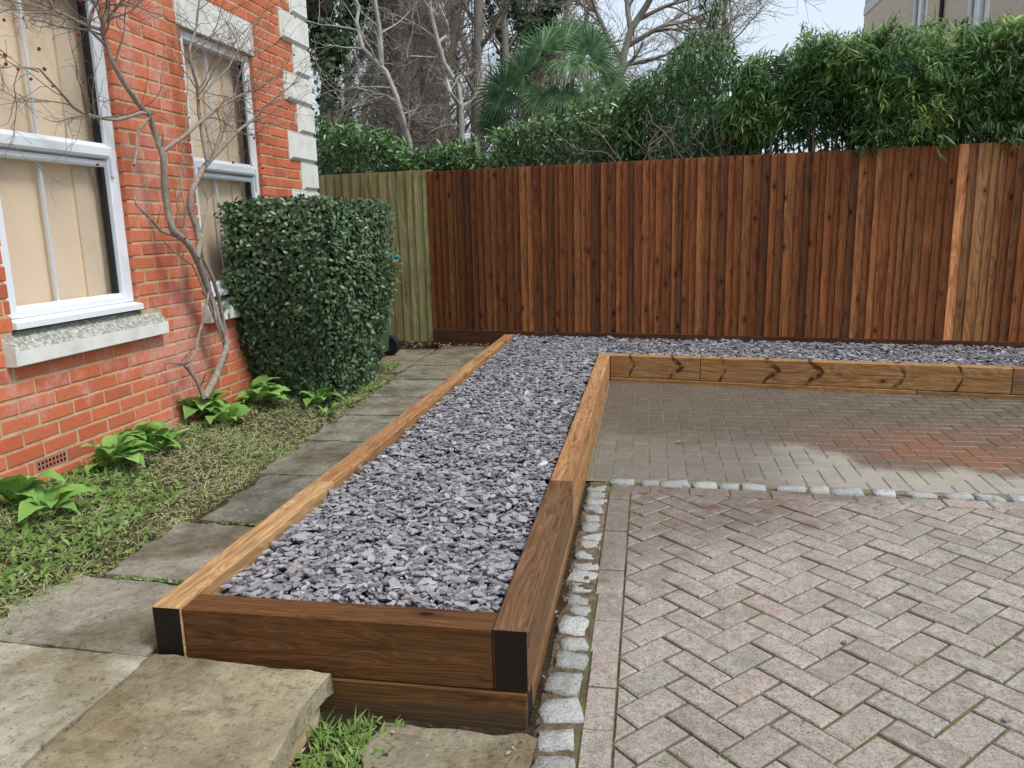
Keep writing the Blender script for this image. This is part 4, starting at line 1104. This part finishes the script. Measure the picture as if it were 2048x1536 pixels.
# litter
vf = VF()
def litter(n, xs, ys, zf, Lr, tl=(0, 1)):
    X = rng.uniform(*xs, n); Y = rng.uniform(*ys, n); Z = np.array([zf(x, y) for x, y in zip(X, Y)])+.004
    D = np.stack([rng.normal(size=n), rng.normal(size=n), rng.normal(0, .15, n)], 1); L = rng.uniform(*Lr, n)
    vf.add(*leaves(np.stack([X, Y, Z], 1), D, unit(n)*.3+np.array([0, 0, 1]), L, L*rng.uniform(.15, .5, n), rng.uniform(*tl, n)*.99, .2, .1, .5))
litter(700, (-2.45, -1.72), (-.4, 4.5), border_z, (.012, .035), (.1, 1))
litter(60, (-1.8, -1.2), (.0, 5.6), lambda x, y: .158, (.008, .02), (.5, 1))
litter(420, (-2.9, -1.2), (6.05, 6.42), lambda x, y: .165, (.02, .06), (.2, 1))
litter(130, (.0, .06), (-.3, 2.0), lambda x, y: drive_z(y)-.008, (.006, .018), (.2, 1))
litter(80, (-.6, .03), (-.4, -.02), lambda x, y: .0, (.008, .03), (.0, 1))
litter(70, (.2, 3.2), (-.3, 4.3), lambda x, y: drive_z(y)+.001, (.006, .013), (.3, 1))
litter(90, (-1.05, -.1), (.15, 4.8), lambda x, y: .285, (.006, .012), (.7, 1))
tag(vf.out('leaf_litter', m_litter), 'dead leaves and twigs scattered over soil and paving', 'leaf litter', kind='stuff')
def one_leaf(px, py, z_, L, lab, rot):
    p = at_z(px, py, z_); V, F, T_ = leaves(np.array([[-.5, 0, .02]]), np.array([[1., 0, .05]]), np.array([[.05, .1, 1.]]), np.array([1.]), np.array([.42]), np.array([.8]), .25, .1, .5)
    tag(put('fallen_leaf', mesh('fallen_leaf', V, F, True, T_), m_litter, None, (p.x, p.y, z_+.004), (0, 0, rot), (L, L, L)), lab, 'leaf')
one_leaf(1360, 886, .048, .075, 'pale brown fallen leaf lying on the damp parking bay', .2)
one_leaf(852, 748, .162, .07, 'pale fallen leaf lying on the far path slabs', .3)
for (a_, b_, sz_, lab) in ((1688, 1289, .016, 'small dark slate chip dropped on the middle of the driveway'), (2012, 1441, .021, 'dark slate chip lying on the driveway near its right edge')):
    p = at_z(a_, b_, .004); Vc, Fc = CV[3]; tag(put('slate_chip', mesh('slate_chip', Vc, Fc, False, np.full(len(Vc), .05)), m_slate, None, (p.x, p.y, drive_z(p.y)+.005), (.05, .1, .6), (sz_, sz_, .006)), lab, 'stone')
a_ = on_border(262, 905); b_ = on_border(378, 868)
V, F = tubes(np.array([[a_+Vector((0, 0, .02)), a_.lerp(b_, .5)+Vector((0, 0, .032)), b_+Vector((0, 0, .03))]], dtype=float), np.full((1, 3), .007), 7)
tag(put('cane', mesh('cane', V, F, True), m_culm_pale), 'thin tan cane lying in the border beside the wall', 'cane')

# ------------------------------------------------------------------ hedge and climbers behind the fence
def profile(pts, back):
    xs_, zs_ = [], []
    for a_, b_ in pts:
        y_ = 6.4
        for _ in range(6):
            p = at_y(a_, b_, y_); y_ = fence_y(p.x)+back
        xs_.append(p.x); zs_.append(p.z)
    return np.array(xs_), np.array(zs_)
def mass(pts, back, n, depth, low, hang=0., bias=2.2, rough=.10):
    """points through a hedge volume, denser towards its front and top"""
    xs_, zs_ = profile(pts, back); X = rng.uniform(xs_[0], xs_[-1], n); top = np.interp(X, xs_, zs_)
    top += np.array([mnoise.noise((x*3.1, 0, 1))*rough+mnoise.noise((x*9, 0, 4))*rough*.6 for x in X])
    dd = rng.random(n)**1.3*depth
    Z = low+(top-.25*(np.abs(dd-depth*.35)/depth)-low)*rng.random(n)**(1/bias)
    dd -= hang*np.clip((top-Z), 0, .6)
    Y = fence_y(X)+back-depth*.35+dd
    bl = np.array([mnoise.noise((x*2.4, y*2.4, z_*2.4)) for x, y, z_ in zip(X, Y, Z)])
    k = bl > -.34
    return np.stack([X, Y, Z], 1)[k], bl[k], top[k]
# laurel
laurel = tag(empty('laurel_hedge', (-1.6, 7.0, 0)), 'glossy evergreen hedge with mixed green leaves behind the fence', 'hedge')
prof = [(600, 205), (640, 230), (680, 250), (720, 245), (760, 262), (800, 275), (830, 298), (870, 300), (905, 288), (950, 275), (1000, 258), (1060, 240), (1110, 225), (1160, 205), (1210, 185), (1260, 165), (1310, 155)]
P, bl, top = mass(prof, .65, 15500, 1.0, 1.85, 0, 1.5, .09)
n = len(P); fr_ = np.clip((P[:, 1]-fence_y(P[:, 0]))/1.0, 0, 1)
D = unit(n)+np.array([0, -.35, .35]); Nl = unit(n)*.7+np.array([.15, -.45, .8])
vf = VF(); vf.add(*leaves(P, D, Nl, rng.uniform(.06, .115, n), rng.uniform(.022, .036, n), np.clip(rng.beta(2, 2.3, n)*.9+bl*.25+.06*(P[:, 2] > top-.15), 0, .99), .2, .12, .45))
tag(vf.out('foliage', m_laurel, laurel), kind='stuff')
st = []
for k in range(40):
    x = rng.uniform(-3.6, .4); y_ = fence_y(x)+rng.uniform(.3, .9); st.append(resample([(x, y_, 0), (x+rng.normal(0, .1), y_, 1.2), (x+rng.normal(0, .2), y_+rng.normal(0, .1), 2.1)], 6))
st = np.stack(st); vf = VF(); Rr = np.tile(np.linspace(.02, .008, 6), (40, 1)); vf.add(*tubes(st, Rr, 5)); A1, B1 = sprout(st, Rr, 12, (.2, .5), (.4, 1.2), .2, .1, 5, .5, .5, .003); vf.add(*tubes(A1, B1, 3))
vf.out('branches', m_darkbark, laurel)
# tall climber mass
climb = tag(empty('climber_thicket', (.85, 6.7, 0)), 'tall dark thicket of drooping climbers and ivy behind the fence middle', 'climber')
prof = [(1235, 190), (1270, 160), (1310, 128), (1340, 100), (1365, 66), (1400, 48), (1430, 50), (1455, 70), (1475, 105), (1490, 130), (1520, 150)]
P, bl, top = mass(prof, .6, 7500, .95, 1.9, 0, 1.25, .10); n = len(P)
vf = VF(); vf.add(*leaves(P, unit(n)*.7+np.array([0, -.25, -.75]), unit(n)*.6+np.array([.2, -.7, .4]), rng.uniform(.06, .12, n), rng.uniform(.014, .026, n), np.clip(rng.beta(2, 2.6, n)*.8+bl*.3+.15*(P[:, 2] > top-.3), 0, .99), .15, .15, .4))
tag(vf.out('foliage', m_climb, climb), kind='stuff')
vs = []
for k in range(30):
    px = rng.uniform(1265, 1490); p0 = at_y(px, 330, 6.2); p0.y = fence_y(p0.x)+rng.uniform(.16, .35); p0.z = 1.85
    pts = [tuple(p0)]; q = np.array(p0)
    dx = rng.normal(0, .35)
    for j in range(7):
        q = q+np.array([dx*.12+rng.normal(0, .06), rng.normal(0, .015), rng.uniform(.0, .15)]); pts.append(tuple(q))
    vs.append(resample(pts, 14))
vs = np.stack(vs); vf = VF(); vf.add(*tubes(vs, np.tile(rng.uniform(.003, .007, (30, 1)), (1, 14)), 5)); vf.out('vine_stems', m_midbark, climb)
tw0 = np.stack([resample([at_y(1410+dx, 60, 6.6), at_y(1430+dx*1.5, 20, 6.6), at_y(1435+dx*2.2, -20, 6.6)], 8) for dx in (-12, 0, 9)])
vf = VF(); Rr = np.tile(np.linspace(.006, .002, 8), (3, 1)); vf.add(*tubes(tw0, Rr, 4)); A1, B1 = sprout(tw0, Rr, 10, (.1, .35), (.4, 1.1), .2, .0, 6, .1, .6, .0015); vf.add(*tubes(A1, B1, 3)); vf.out('whips', m_midbark, climb)
pl_ = A1.reshape(-1, 3)[rng.integers(0, A1.shape[0]*6, 150)]; n = len(pl_)
vf = VF(); vf.add(*leaves(pl_, unit(n)*.5+np.array([0, 0, -1]), unit(n), .09, .02, rng.uniform(.2, .8, n), .15, .15, .4)); tag(vf.out('hanging_leaves', m_climb, climb), kind='stuff')
# bamboo
def bamboo(name, label, prof, back, ncl, depth, low, culms, yellow, hang, loc, bias=1.5):
    bmb = tag(empty(name, loc), label, 'bamboo', 'bamboo behind the fence')
    P, bl, top = mass(prof, back, ncl, depth, low, hang, bias, .12); n = len(P)
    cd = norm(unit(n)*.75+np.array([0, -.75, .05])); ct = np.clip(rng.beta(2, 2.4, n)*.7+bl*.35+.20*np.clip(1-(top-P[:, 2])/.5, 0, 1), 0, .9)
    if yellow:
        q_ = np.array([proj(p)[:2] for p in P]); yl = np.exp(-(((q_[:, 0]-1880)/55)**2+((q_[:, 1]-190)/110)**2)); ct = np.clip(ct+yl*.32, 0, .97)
    per = 8
    PP = np.repeat(P, per, 0)+rng.normal(0, .022, (n*per, 3)); DD = norm(np.repeat(cd, per, 0)+unit(n*per)*.62+np.array([0, -.05, -.38]))
    Nl = norm(unit(n*per)*.45+np.array([.1, -.45, .85])); m_ = n*per
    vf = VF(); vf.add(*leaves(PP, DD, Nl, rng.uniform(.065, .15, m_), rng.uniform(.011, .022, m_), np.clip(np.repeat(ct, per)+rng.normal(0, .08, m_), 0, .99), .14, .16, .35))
    tag(vf.out('foliage', m_bamboo, bmb), kind='stuff')
    for (px, y_, r_, pale, top_) in culms:
        p = at_y(px, 300, y_); pt = at_y(px+random.uniform(-8, 6), top_, y_+random.uniform(-.05, .05))
        V, F = tubes(resample([(p.x, p.y, 0), (p.x, p.y, 1.9), tuple(pt)], 12)[None], (r_*(1+.12*(np.arange(12) % 2 == 0)))[None], 7)
        put('culm', mesh('culm', V-np.array(bmb.location), F, True), m_culm_pale if pale else m_culm, bmb)
    return bmb
cul = [(1543, 6.15, .012, True, 150), (1630, 6.1, .013, True, 165)]+[(px, 6.35+random.uniform(-.15, .5), random.uniform(.006, .010), False, random.uniform(120, 190)) for px in list(range(1500, 1720, 11))]
bamboo('bamboo_clump', 'bamboo clump with bare canes showing above the fence', [(1440, 190), (1465, 150), (1490, 118), (1520, 108), (1550, 100), (1590, 92), (1630, 74), (1680, 66), (1730, 64), (1760, 70)], .55, 2500, 1.1, 2.18, cul, False, .1, (1.6, 6.3, 0), 1.6)
cul = [(px, 6.2+random.uniform(-.1, .4), random.uniform(.006, .010), False, random.uniform(110, 180)) for px in range(1730, 2060, 24)]
bamboo('bamboo_clump', 'dense bamboo clump with yellow-green tips drooping over the fence top', [(1700, 80), (1740, 62), (1780, 56), (1830, 50), (1880, 48), (1930, 42), (1980, 34), (2048, 26), (2150, 20), (2300, 20)], .42, 3900, 1.1, 2.0, cul, True, .22, (3.0, 5.9, 0), 1.35)
# low evergreen screen farther back
back = tag(empty('evergreen_screen', (2.5, 8.6, 0)), 'dark evergreen shrubs seen through the bamboo canes', 'shrub')
n = 10500; X = rng.uniform(.6, 6.2, n); Y = 8.3+rng.random(n)*.9-.165*X; Z = .6+rng.random(n)**.7*(2.75+.25*np.sin(X*2.3)+.15*np.sin(X*7.1)-.2)
vf = VF(); vf.add(*leaves(np.stack([X, Y, Z], 1), unit(n)+np.array([0, -.3, .2]), unit(n)*.7+np.array([.1, -.5, .7]), rng.uniform(.09, .16, n), rng.uniform(.035, .06, n), rng.beta(2, 3, n)*.8, .2, .1, .45))
tag(vf.out('foliage', m_climb, back), kind='stuff')
vf = VF(); st = np.stack([resample([(x, 8.7-.165*x, 0), (x+rng.normal(0, .2), 8.7-.165*x, 2.3)], 6) for x in np.linspace(.8, 6, 16)]); Rr = np.tile(np.linspace(.03, .01, 6), (16, 1)); vf.add(*tubes(st, Rr, 5)); vf.out('branches', m_darkbark, back)
# ------------------------------------------------------------------ fan palm
pc = at_y(1120, 190, 9.4)
palm = tag(empty('fan_palm', (pc.x, pc.y, 0)), 'fan palm with spiky rounded fronds rising above the hedge', 'palm')
V, F = tubes(resample([(pc.x, pc.y, 0), (pc.x+.03, pc.y, pc.z-.25)], 6)[None], np.full((1, 6), .11), 9)
put('trunk', mesh('trunk', V-np.array(palm.location), F, True), m_darkbark, palm)
def frond(tip, size, face, seed, droop):
    r = np.random.default_rng(seed); base = np.array([pc.x, pc.y, pc.z-.25]); tip = np.array(tip)
    vf = VF(); mid = (base+tip)/2+np.array([0, 0, .12])
    vf.add(*tubes(resample([base, mid, tip], 8)[None], np.linspace(.013, .008, 8)[None], 5), np.full(40, .75))
    d0 = norm((tip-mid)[None])[0]; nrm_ = norm(np.array(face, float)[None])[0]; d0 = norm((d0-nrm_*(d0@nrm_))[None])[0]; sd = np.cross(nrm_, d0)
    nl = 36; K = 6
    VV = []; FF = []; TT = []; c_ = 0
    for i in range(nl):
        a_ = (i/(nl-1)-.5)*R(285); L = size*(1-.22*abs(a_)/2.5)*r.uniform(.92, 1.05); dr = droop*.6*r.uniform(.5, 1.5)
        d_ = d0*math.cos(a_)+sd*math.sin(a_); wv = np.cross(nrm_, d_)
        tt = r.uniform(.02, .85)*(1 if i % 2 else .6)+(.14 if droop > .5 else 0)
        for k in range(K):
            t = k/(K-1); w_ = size*.031*min(1, .3+t*2.6)*(1-max(0, t-.4)/.62*.95)
            c = tip+d_*L*t+nrm_*(.05*size*t)-np.array([0, 0, 1])*dr*size*max(0, t-.45)**1.6*1.5
            VV += [c-wv*w_+nrm_*w_*.35, c-nrm_*w_*.25, c+wv*w_+nrm_*w_*.35]; TT += [tt, tt*.8, tt]
            if k:
                b_ = c_+(k-1)*3; FF += [(b_, b_+1, b_+4, b_+3), (b_+1, b_+2, b_+5, b_+4)]
        c_ += K*3
    vf.add(np.array(VV), np.array(FF), np.array(TT)); vf.out('frond', m_palm, palm)
for i, (px, py, dy, sz, face, dr) in enumerate([
    (1010, 180, -.45, .60, (-.30, -.95, .15), .2), (1048, 150, -.35, .56, (-.15, -.95, .25), .2), (1085, 100, -.1, .62, (-.15, -.8, .55), .2),
    (1130, 90, .15, .62, (.0, -.75, .65), .2), (1140, 122, -.55, .56, (.05, -.55, .8), 1.3), (1182, 108, -.2, .58, (.3, -.92, .25), .2),
    (1208, 150, -.1, .52, (.5, -.8, .3), .4), (1125, 185, -.6, .50, (.05, -.8, .55), 1.2), (1060, 118, .3, .6, (-.3, -.7, .65), .2),
    (1172, 190, -.35, .48, (.35, -.85, .35), .9), (1005, 222, .1, .52, (-.5, -.8, .2), .4), (1105, 80, .4, .62, (-.1, -.7, .7), .2), (1165, 72, .4, .6, (.25, -.75, .6), .2), (1228, 175, .3, .5, (.5, -.8, .3), .4), (985, 245, .0, .45, (-.4, -.9, .0), .4), (1080, 190, -.5, .46, (-.1, -.9, .4), .8)]):
    frond(at_y(px, py, 9.4+dy), sz*.92, face, 50+i, dr)
# ------------------------------------------------------------------ trees behind
def tree(name, label, cat_, trunks, y_, r0, mat, levels, ivy=0, seed=0, base=True, group=None):
    """trunks: list of (pixel polyline, r_start, r_end); levels: sprout settings"""
    r = np.random.default_rng(seed); W3 = []; RR = []
    for pts, ra, rb in trunks:
        q = [np.array(at_y(a_, b_, y_)) for a_, b_ in pts]
        for i in range(1, len(q)): q[i] = q[i]+np.array([0, r.normal(0, .12), 0])
        W3.append(resample(q, 14)); RR.append(np.linspace(ra, rb, 14))
    q0 = W3[0][0].copy()
    t = tag(empty(name, (q0[0], q0[1], -.1)), label, cat_, group)
    root = np.array([[q0[0]+r.normal(0, .1), q0[1], -.1], q0]); W0 = resample([root[0], root[1]]+[tuple(v) for v in W3[0][1:]], 14)
    W3[0] = W0; P = np.stack(W3); Q = np.stack(RR)
    vf = VF(); vf.add(*tubes(P, Q, 8)); vf.out('trunk', mat, t)
    vf = VF(); A, B = P, Q
    for (per, L, ang, wan, up, K, tm, ra, rm) in levels:
        A, B = sprout(A, B, per, L, ang, wan, up, K, tm, ra, rm, r); vf.add(*tubes(A, B, 4 if rm > .004 else 3))
    cr = vf.out('crown', mat, t)
    if ivy:
        k = r.integers(0, 14, ivy); tr_ = r.integers(0, len(P), ivy); pp = P[tr_, k]+(P[tr_, np.minimum(k+1, 13)]-P[tr_, k])*r.random((ivy, 1))
        ou = norm(r.normal(size=(ivy, 3))*np.array([1, 1, .3])); pp = pp+ou*(Q[tr_, k][:, None]+np.abs(r.normal(0, .16, (ivy, 1))))
        vf = VF(); vf.add(*leaves(pp, unit(ivy, r)*.6+np.array([0, -.2, -.5]), ou+unit(ivy, r)*.4+np.array([0, -.3, .3]), r.uniform(.09, .15, ivy), r.uniform(.08, .13, ivy), r.beta(2, 2, ivy)*.99, .15, .1, .4)); tag(vf.out('ivy', m_ivy, t), kind='stuff')
    return t
L3 = [(7, (.5, 1.4), (.4, 1.0), .13, .06, 8, .35, .5, .009), (7, (.3, .8), (.4, 1.0), .17, .04, 6, .2, .5, .005), (5, (.15, .4), (.4, 1.0), .2, .02, 5, .2, .6, .003)]
tree('bare_tree', 'slim pale-barked bare tree with a crooked leaning trunk', 'tree',
     [([(818, 300), (812, 260), (803, 220), (795, 175), (789, 152), (768, 138), (748, 131), (735, 105), (720, 78), (713, 45), (704, 10), (690, -50)], .055, .022),
      ([(763, 134), (764, 100), (761, 60), (756, 20), (750, -40)], .036, .024), ([(797, 205), (770, 190), (742, 188), (720, 205)], .02, .007), ([(795, 178), (760, 172), (720, 175), (660, 182), (622, 190)], .018, .006),
      ([(740, 132), (700, 135)], .012, .005), ([(713, 60), (680, 55), (640, 50), (608, 38)], .016, .006), ([(800, 230), (820, 215), (835, 205)], .01, .004)], 9.6, .05, m_palebark, L3[1:], 0, 3)
tree('bare_tree', 'pale bare tree with a forked trunk left of the palm', 'tree',
     [([(924, 300), (926, 255), (924, 215), (912, 170), (898, 140), (882, 115), (877, 85), (866, 40), (856, -30)], .06, .026),
      ([(922, 215), (908, 190), (893, 160), (884, 128)], .03, .02), ([(878, 84), (890, 62), (893, 45), (880, 18), (870, -20)], .026, .014), ([(880, 112), (862, 108), (830, 118), (800, 124)], .018, .006), ([(877, 82), (850, 60), (815, 42), (790, 30)], .018, .006), ([(925, 240), (945, 205), (960, 170)], .018, .007), ([(920, 255), (900, 246), (872, 250)], .012, .004)], 10.2, .05, m_palebark, L3[1:], 0, 4)
tree('bare_tree', 'tall pale straight trunk standing behind the forked bare tree', 'tree', [([(950, 300), (955, 150), (960, 60), (957, -60)], .12, .09), ([(958, 100), (985, 60), (1010, 20), (1030, -40)], .05, .03), ([(957, 60), (935, 20), (915, -40)], .05, .03)], 15, .1, m_midbark, L3, 0, 5)
tree('ivy_clad_tree', 'dark ivy-clad tree next to the corner of the house', 'tree', [([(655, 300), (648, 200), (652, 100), (660, -40)], .17, .12), ([(650, 150), (680, 90), (700, 30), (730, -40)], .08, .05), ([(652, 110), (630, 60), (615, 0)], .07, .05)], 13, .2, m_darkbark, L3, 2300, 6)
tree('ivy_clad_tree', 'dark ivy-covered trunk rising behind the palm', 'tree', [([(1060, 260), (1072, 150), (1080, 80), (1095, -50)], .18, .13), ([(1078, 100), (1040, 40), (1020, -40)], .09, .05), ([(1085, 50), (1110, 10), (1130, -50)], .08, .05)], 16, .2, m_midbark, L3, 1500, 7)
tree('bare_tree', 'wide fine-branched bare tree reaching right over the palm', 'tree', [([(1225, 260), (1240, 170), (1250, 100), (1262, 60), (1290, 20), (1320, -30)], .09, .05), ([(1250, 95), (1285, 75), (1325, 55), (1370, 40), (1420, 20)], .05, .015), ([(1245, 130), (1290, 120), (1340, 105), (1380, 110)], .035, .012), ([(1262, 62), (1255, 20), (1250, -40)], .05, .03), ([(1275, 40), (1330, 15), (1380, -5), (1440, -20)], .04, .015), ([(1245, 120), (1215, 70), (1190, 20), (1175, -40)], .05, .025)], 12, .1, m_twig,
     [(8, (.5, 1.3), (.3, .8), .12, .02, 8, .25, .55, .008), (7, (.3, .8), (.3, .9), .16, .0, 7, .2, .55, .005), (6, (.15, .45), (.3, .9), .2, 0, 5, .2, .6, .003)], 0, 8)
tree('bare_tree', 'dark leaning bare tree behind the left hedge', 'tree', [([(690, 300), (700, 180), (690, 80), (700, -40)], .10, .07), ([(697, 150), (730, 90), (760, 30), (770, -40)], .06, .04), ([(692, 120), (660, 70), (625, 30)], .05, .03)], 17, .1, m_darkbark, L3, 500, 9)
tree('bare_tree', 'slender dark trunk beside the twiggy tree', 'tree', [([(1000, 300), (1010, 160), (1005, 60), (1015, -60)], .10, .07), ([(1007, 110), (1040, 60), (1060, 0)], .05, .03), ([(1006, 80), (980, 30), (975, -30)], .05, .03)], 20, .1, m_darkbark, L3, 700, 10)
# trunk smothered in fine twigs
tt = at_y(815, 300, 14); root = np.array([tt.x, tt.y, -.1]); topq = np.array(at_y(800, -60, 14.2))
t = tag(empty('twiggy_tree', root), 'broad trunk smothered in fine purple-brown twigs', 'tree')
Pt = resample([root, (root+topq)/2, topq], 14)[None]; Qt = np.linspace(.36, .30, 14)[None]
V, F = tubes(Pt, Qt, 10); put('trunk', mesh('trunk', V-root, F, True), m_twig, t)
r = np.random.default_rng(21); n = 620; k = r.uniform(4, 13, n); i0 = k.astype(int); p0 = Pt[0][i0]+(Pt[0][np.minimum(i0+1, 13)]-Pt[0][i0])*(k-i0)[:, None]
ou = norm(r.normal(size=(n, 3))*np.array([1, 1, .25])); p0 = p0+ou*.28; d_ = norm(ou+np.array([0, 0, .5])); out = [p0]
for j in range(7): d_ = norm(d_+r.normal(size=(n, 3))*.28+np.array([0, 0, .02])); out.append(out[-1]+d_*r.uniform(.05, .13, (n, 1)))
A = np.stack(out, 1); B = np.tile(np.linspace(.010, .005, 8), (n, 1)); vf = VF(); vf.add(*tubes(A, B, 3))
A, B = sprout(A, B, 7, (.2, .55), (.3, 1.1), .25, 0, 6, .2, .6, .0042, r); vf.add(*tubes(A, B, 3)); A, B = sprout(A, B, 2, (.12, .3), (.3, 1.1), .25, 0, 4, .2, .7, .0035, r); vf.add(*tubes(A, B, 3)); tag(vf.out('twigs', m_twig, t), kind='stuff')
# farther wood: one tangle nobody could count
r = np.random.default_rng(33); tr_ = []
for k in range(40):
    px = r.uniform(560, 1330) if k < 35 else r.uniform(1330, 1420); y_ = r.uniform(19, 34); p = np.array(at_y(px, 330, y_)); p[2] = -.1; hgt = (r.uniform(6, 13) if px < 1150 else r.uniform(4, 7.5)); tr_.append(resample([p, p+np.array([r.normal(0, .3), 0, hgt*.5]), p+np.array([r.normal(0, .8), 0, hgt])], 10))
P = np.stack(tr_); Q = np.tile(np.linspace(.14, .05, 10), (40, 1)); vf = VF(); vf.add(*tubes(P, Q, 5))
A, B = sprout(P, Q, 16, (1.2, 3.2), (.4, 1.1), .14, .06, 7, .2, .45, .018, r); vf.add(*tubes(A, B, 3)); A, B = sprout(A, B, 8, (.6, 1.6), (.4, 1.1), .18, .03, 5, .15, .5, .010, r); vf.add(*tubes(A, B, 3)); A, B = sprout(A, B, 4, (.3, .8), (.4, 1.1), .2, .0, 4, .15, .6, .007, r); vf.add(*tubes(A, B, 3))
tag(vf.out('distant_woodland', m_twig), 'tangle of far bare trees filling the background', 'woodland', kind='stuff')

# ------------------------------------------------------------------ neighbouring building
XB = 8.8
ye = at_x(1728, 40, XB).y; bld = tag(empty('apartment_building', (XB, ye, 0)), 'buff brick building with white windows behind the bamboo', 'building')
gb = G('buff_brickwork', .85, .2); sp = gb.sep(gb.pos()); bt = gb.n('ShaderNodeTexBrick'); gb.set(bt.inputs['Vector'], gb.comb(gb.math('ADD', sp[1], sp[0]), sp[2], 0))
bt.inputs['Scale'].default_value = 1; bt.inputs['Brick Width'].default_value = .225; bt.inputs['Row Height'].default_value = .075; bt.inputs['Mortar Size'].default_value = .008; bt.inputs['Bias'].default_value = 0
for nme, c in (('Color1', (.68, .51, .37)), ('Color2', (.58, .43, .31)), ('Mortar', (.72, .66, .57))): bt.inputs[nme].default_value = (*c, 1)
gb.col(gb.mix(g.math('MULTIPLY', 1, .0) if False else .0, bt.outputs['Color'], (0, 0, 0)))
HB = 11.5; DB = 9
def wloc(px, py): p = at_x(px, py, XB); return p.y-ye, p.z
wn = []
for (pa, pb, ptop, pbot) in ((1828, 1858, -28, 92), (1940, 1986, -60, 60)):
    ya_, z1_ = wloc(pa, ptop); yb2, _ = wloc(pb, ptop); _, z0_ = wloc((pa+pb)/2, pbot)
    wn.append((min(ya_, yb2), max(ya_, yb2), z0_, wloc((pa+pb)/2, ptop)[1]))
mb = MB(); ylo = -18
segs = sorted(wn); cur = ylo
for a_, b_, z0, z1 in segs:
    mb.box(0, DB, cur, a_, 0, HB); mb.box(0, DB, a_, b_, 0, z0); mb.box(0, DB, a_, b_, z1, HB); mb.box(.15, DB, a_, b_, z0, z1); cur = b_
mb.box(0, DB, cur, 0, 0, HB); mb.out('wall', gb.m, bld)
mb = MB(); zb_ = wloc(1733, 22)[1]; mb.box(-.03, .2, -4.5, .02, zb_-.12, zb_+.22); mb.out('string_course', m_stone, bld)
mb = MB(); mb.box(-.4, DB+.4, ylo-.4, .4, HB, HB+.2); mb.out('roof', m_darkbark, bld)
for a_, b_, z0, z1 in wn:
    fw_ = .09; mb = MB(); mb.box(.02, .10, a_, a_+fw_, z0, z1); mb.box(.02, .10, b_-fw_, b_, z0, z1); mb.box(.021, .10, a_+fw_, b_-fw_, z0, z0+fw_); mb.box(.021, .10, a_+fw_, b_-fw_, z1-fw_, z1); mb.box(.021, .10, (a_+b_)/2-.05, (a_+b_)/2+.05, z0+fw_, z1-fw_); fwn = mb.out('window', m_upvc, bld)
    mb = MB(); mb.box(.09, .095, a_+fw_, (a_+b_)/2-.05, z0+fw_, z1-fw_); mb.out('pane', m_glass, fwn)
    mb = MB(); mb.box(.09, .095, (a_+b_)/2+.05, b_-fw_, z0+fw_, z1-fw_); mb.out('pane', m_glass, fwn)
    mb = MB(); mb.box(-.02, .2, a_-.1, b_+.1, z1+.002, z1+.25); mb.out('lintel', m_stone, bld)
yp = wloc(1888, 15)[0]; Vt, Ft = tubes(np.array([[(-.07, yp, z_) for z_ in np.linspace(0, HB, 4)]]), np.full((1, 4), .06), 8); put('drainpipe', mesh('drainpipe', Vt, Ft, True), m_gasket, bld)
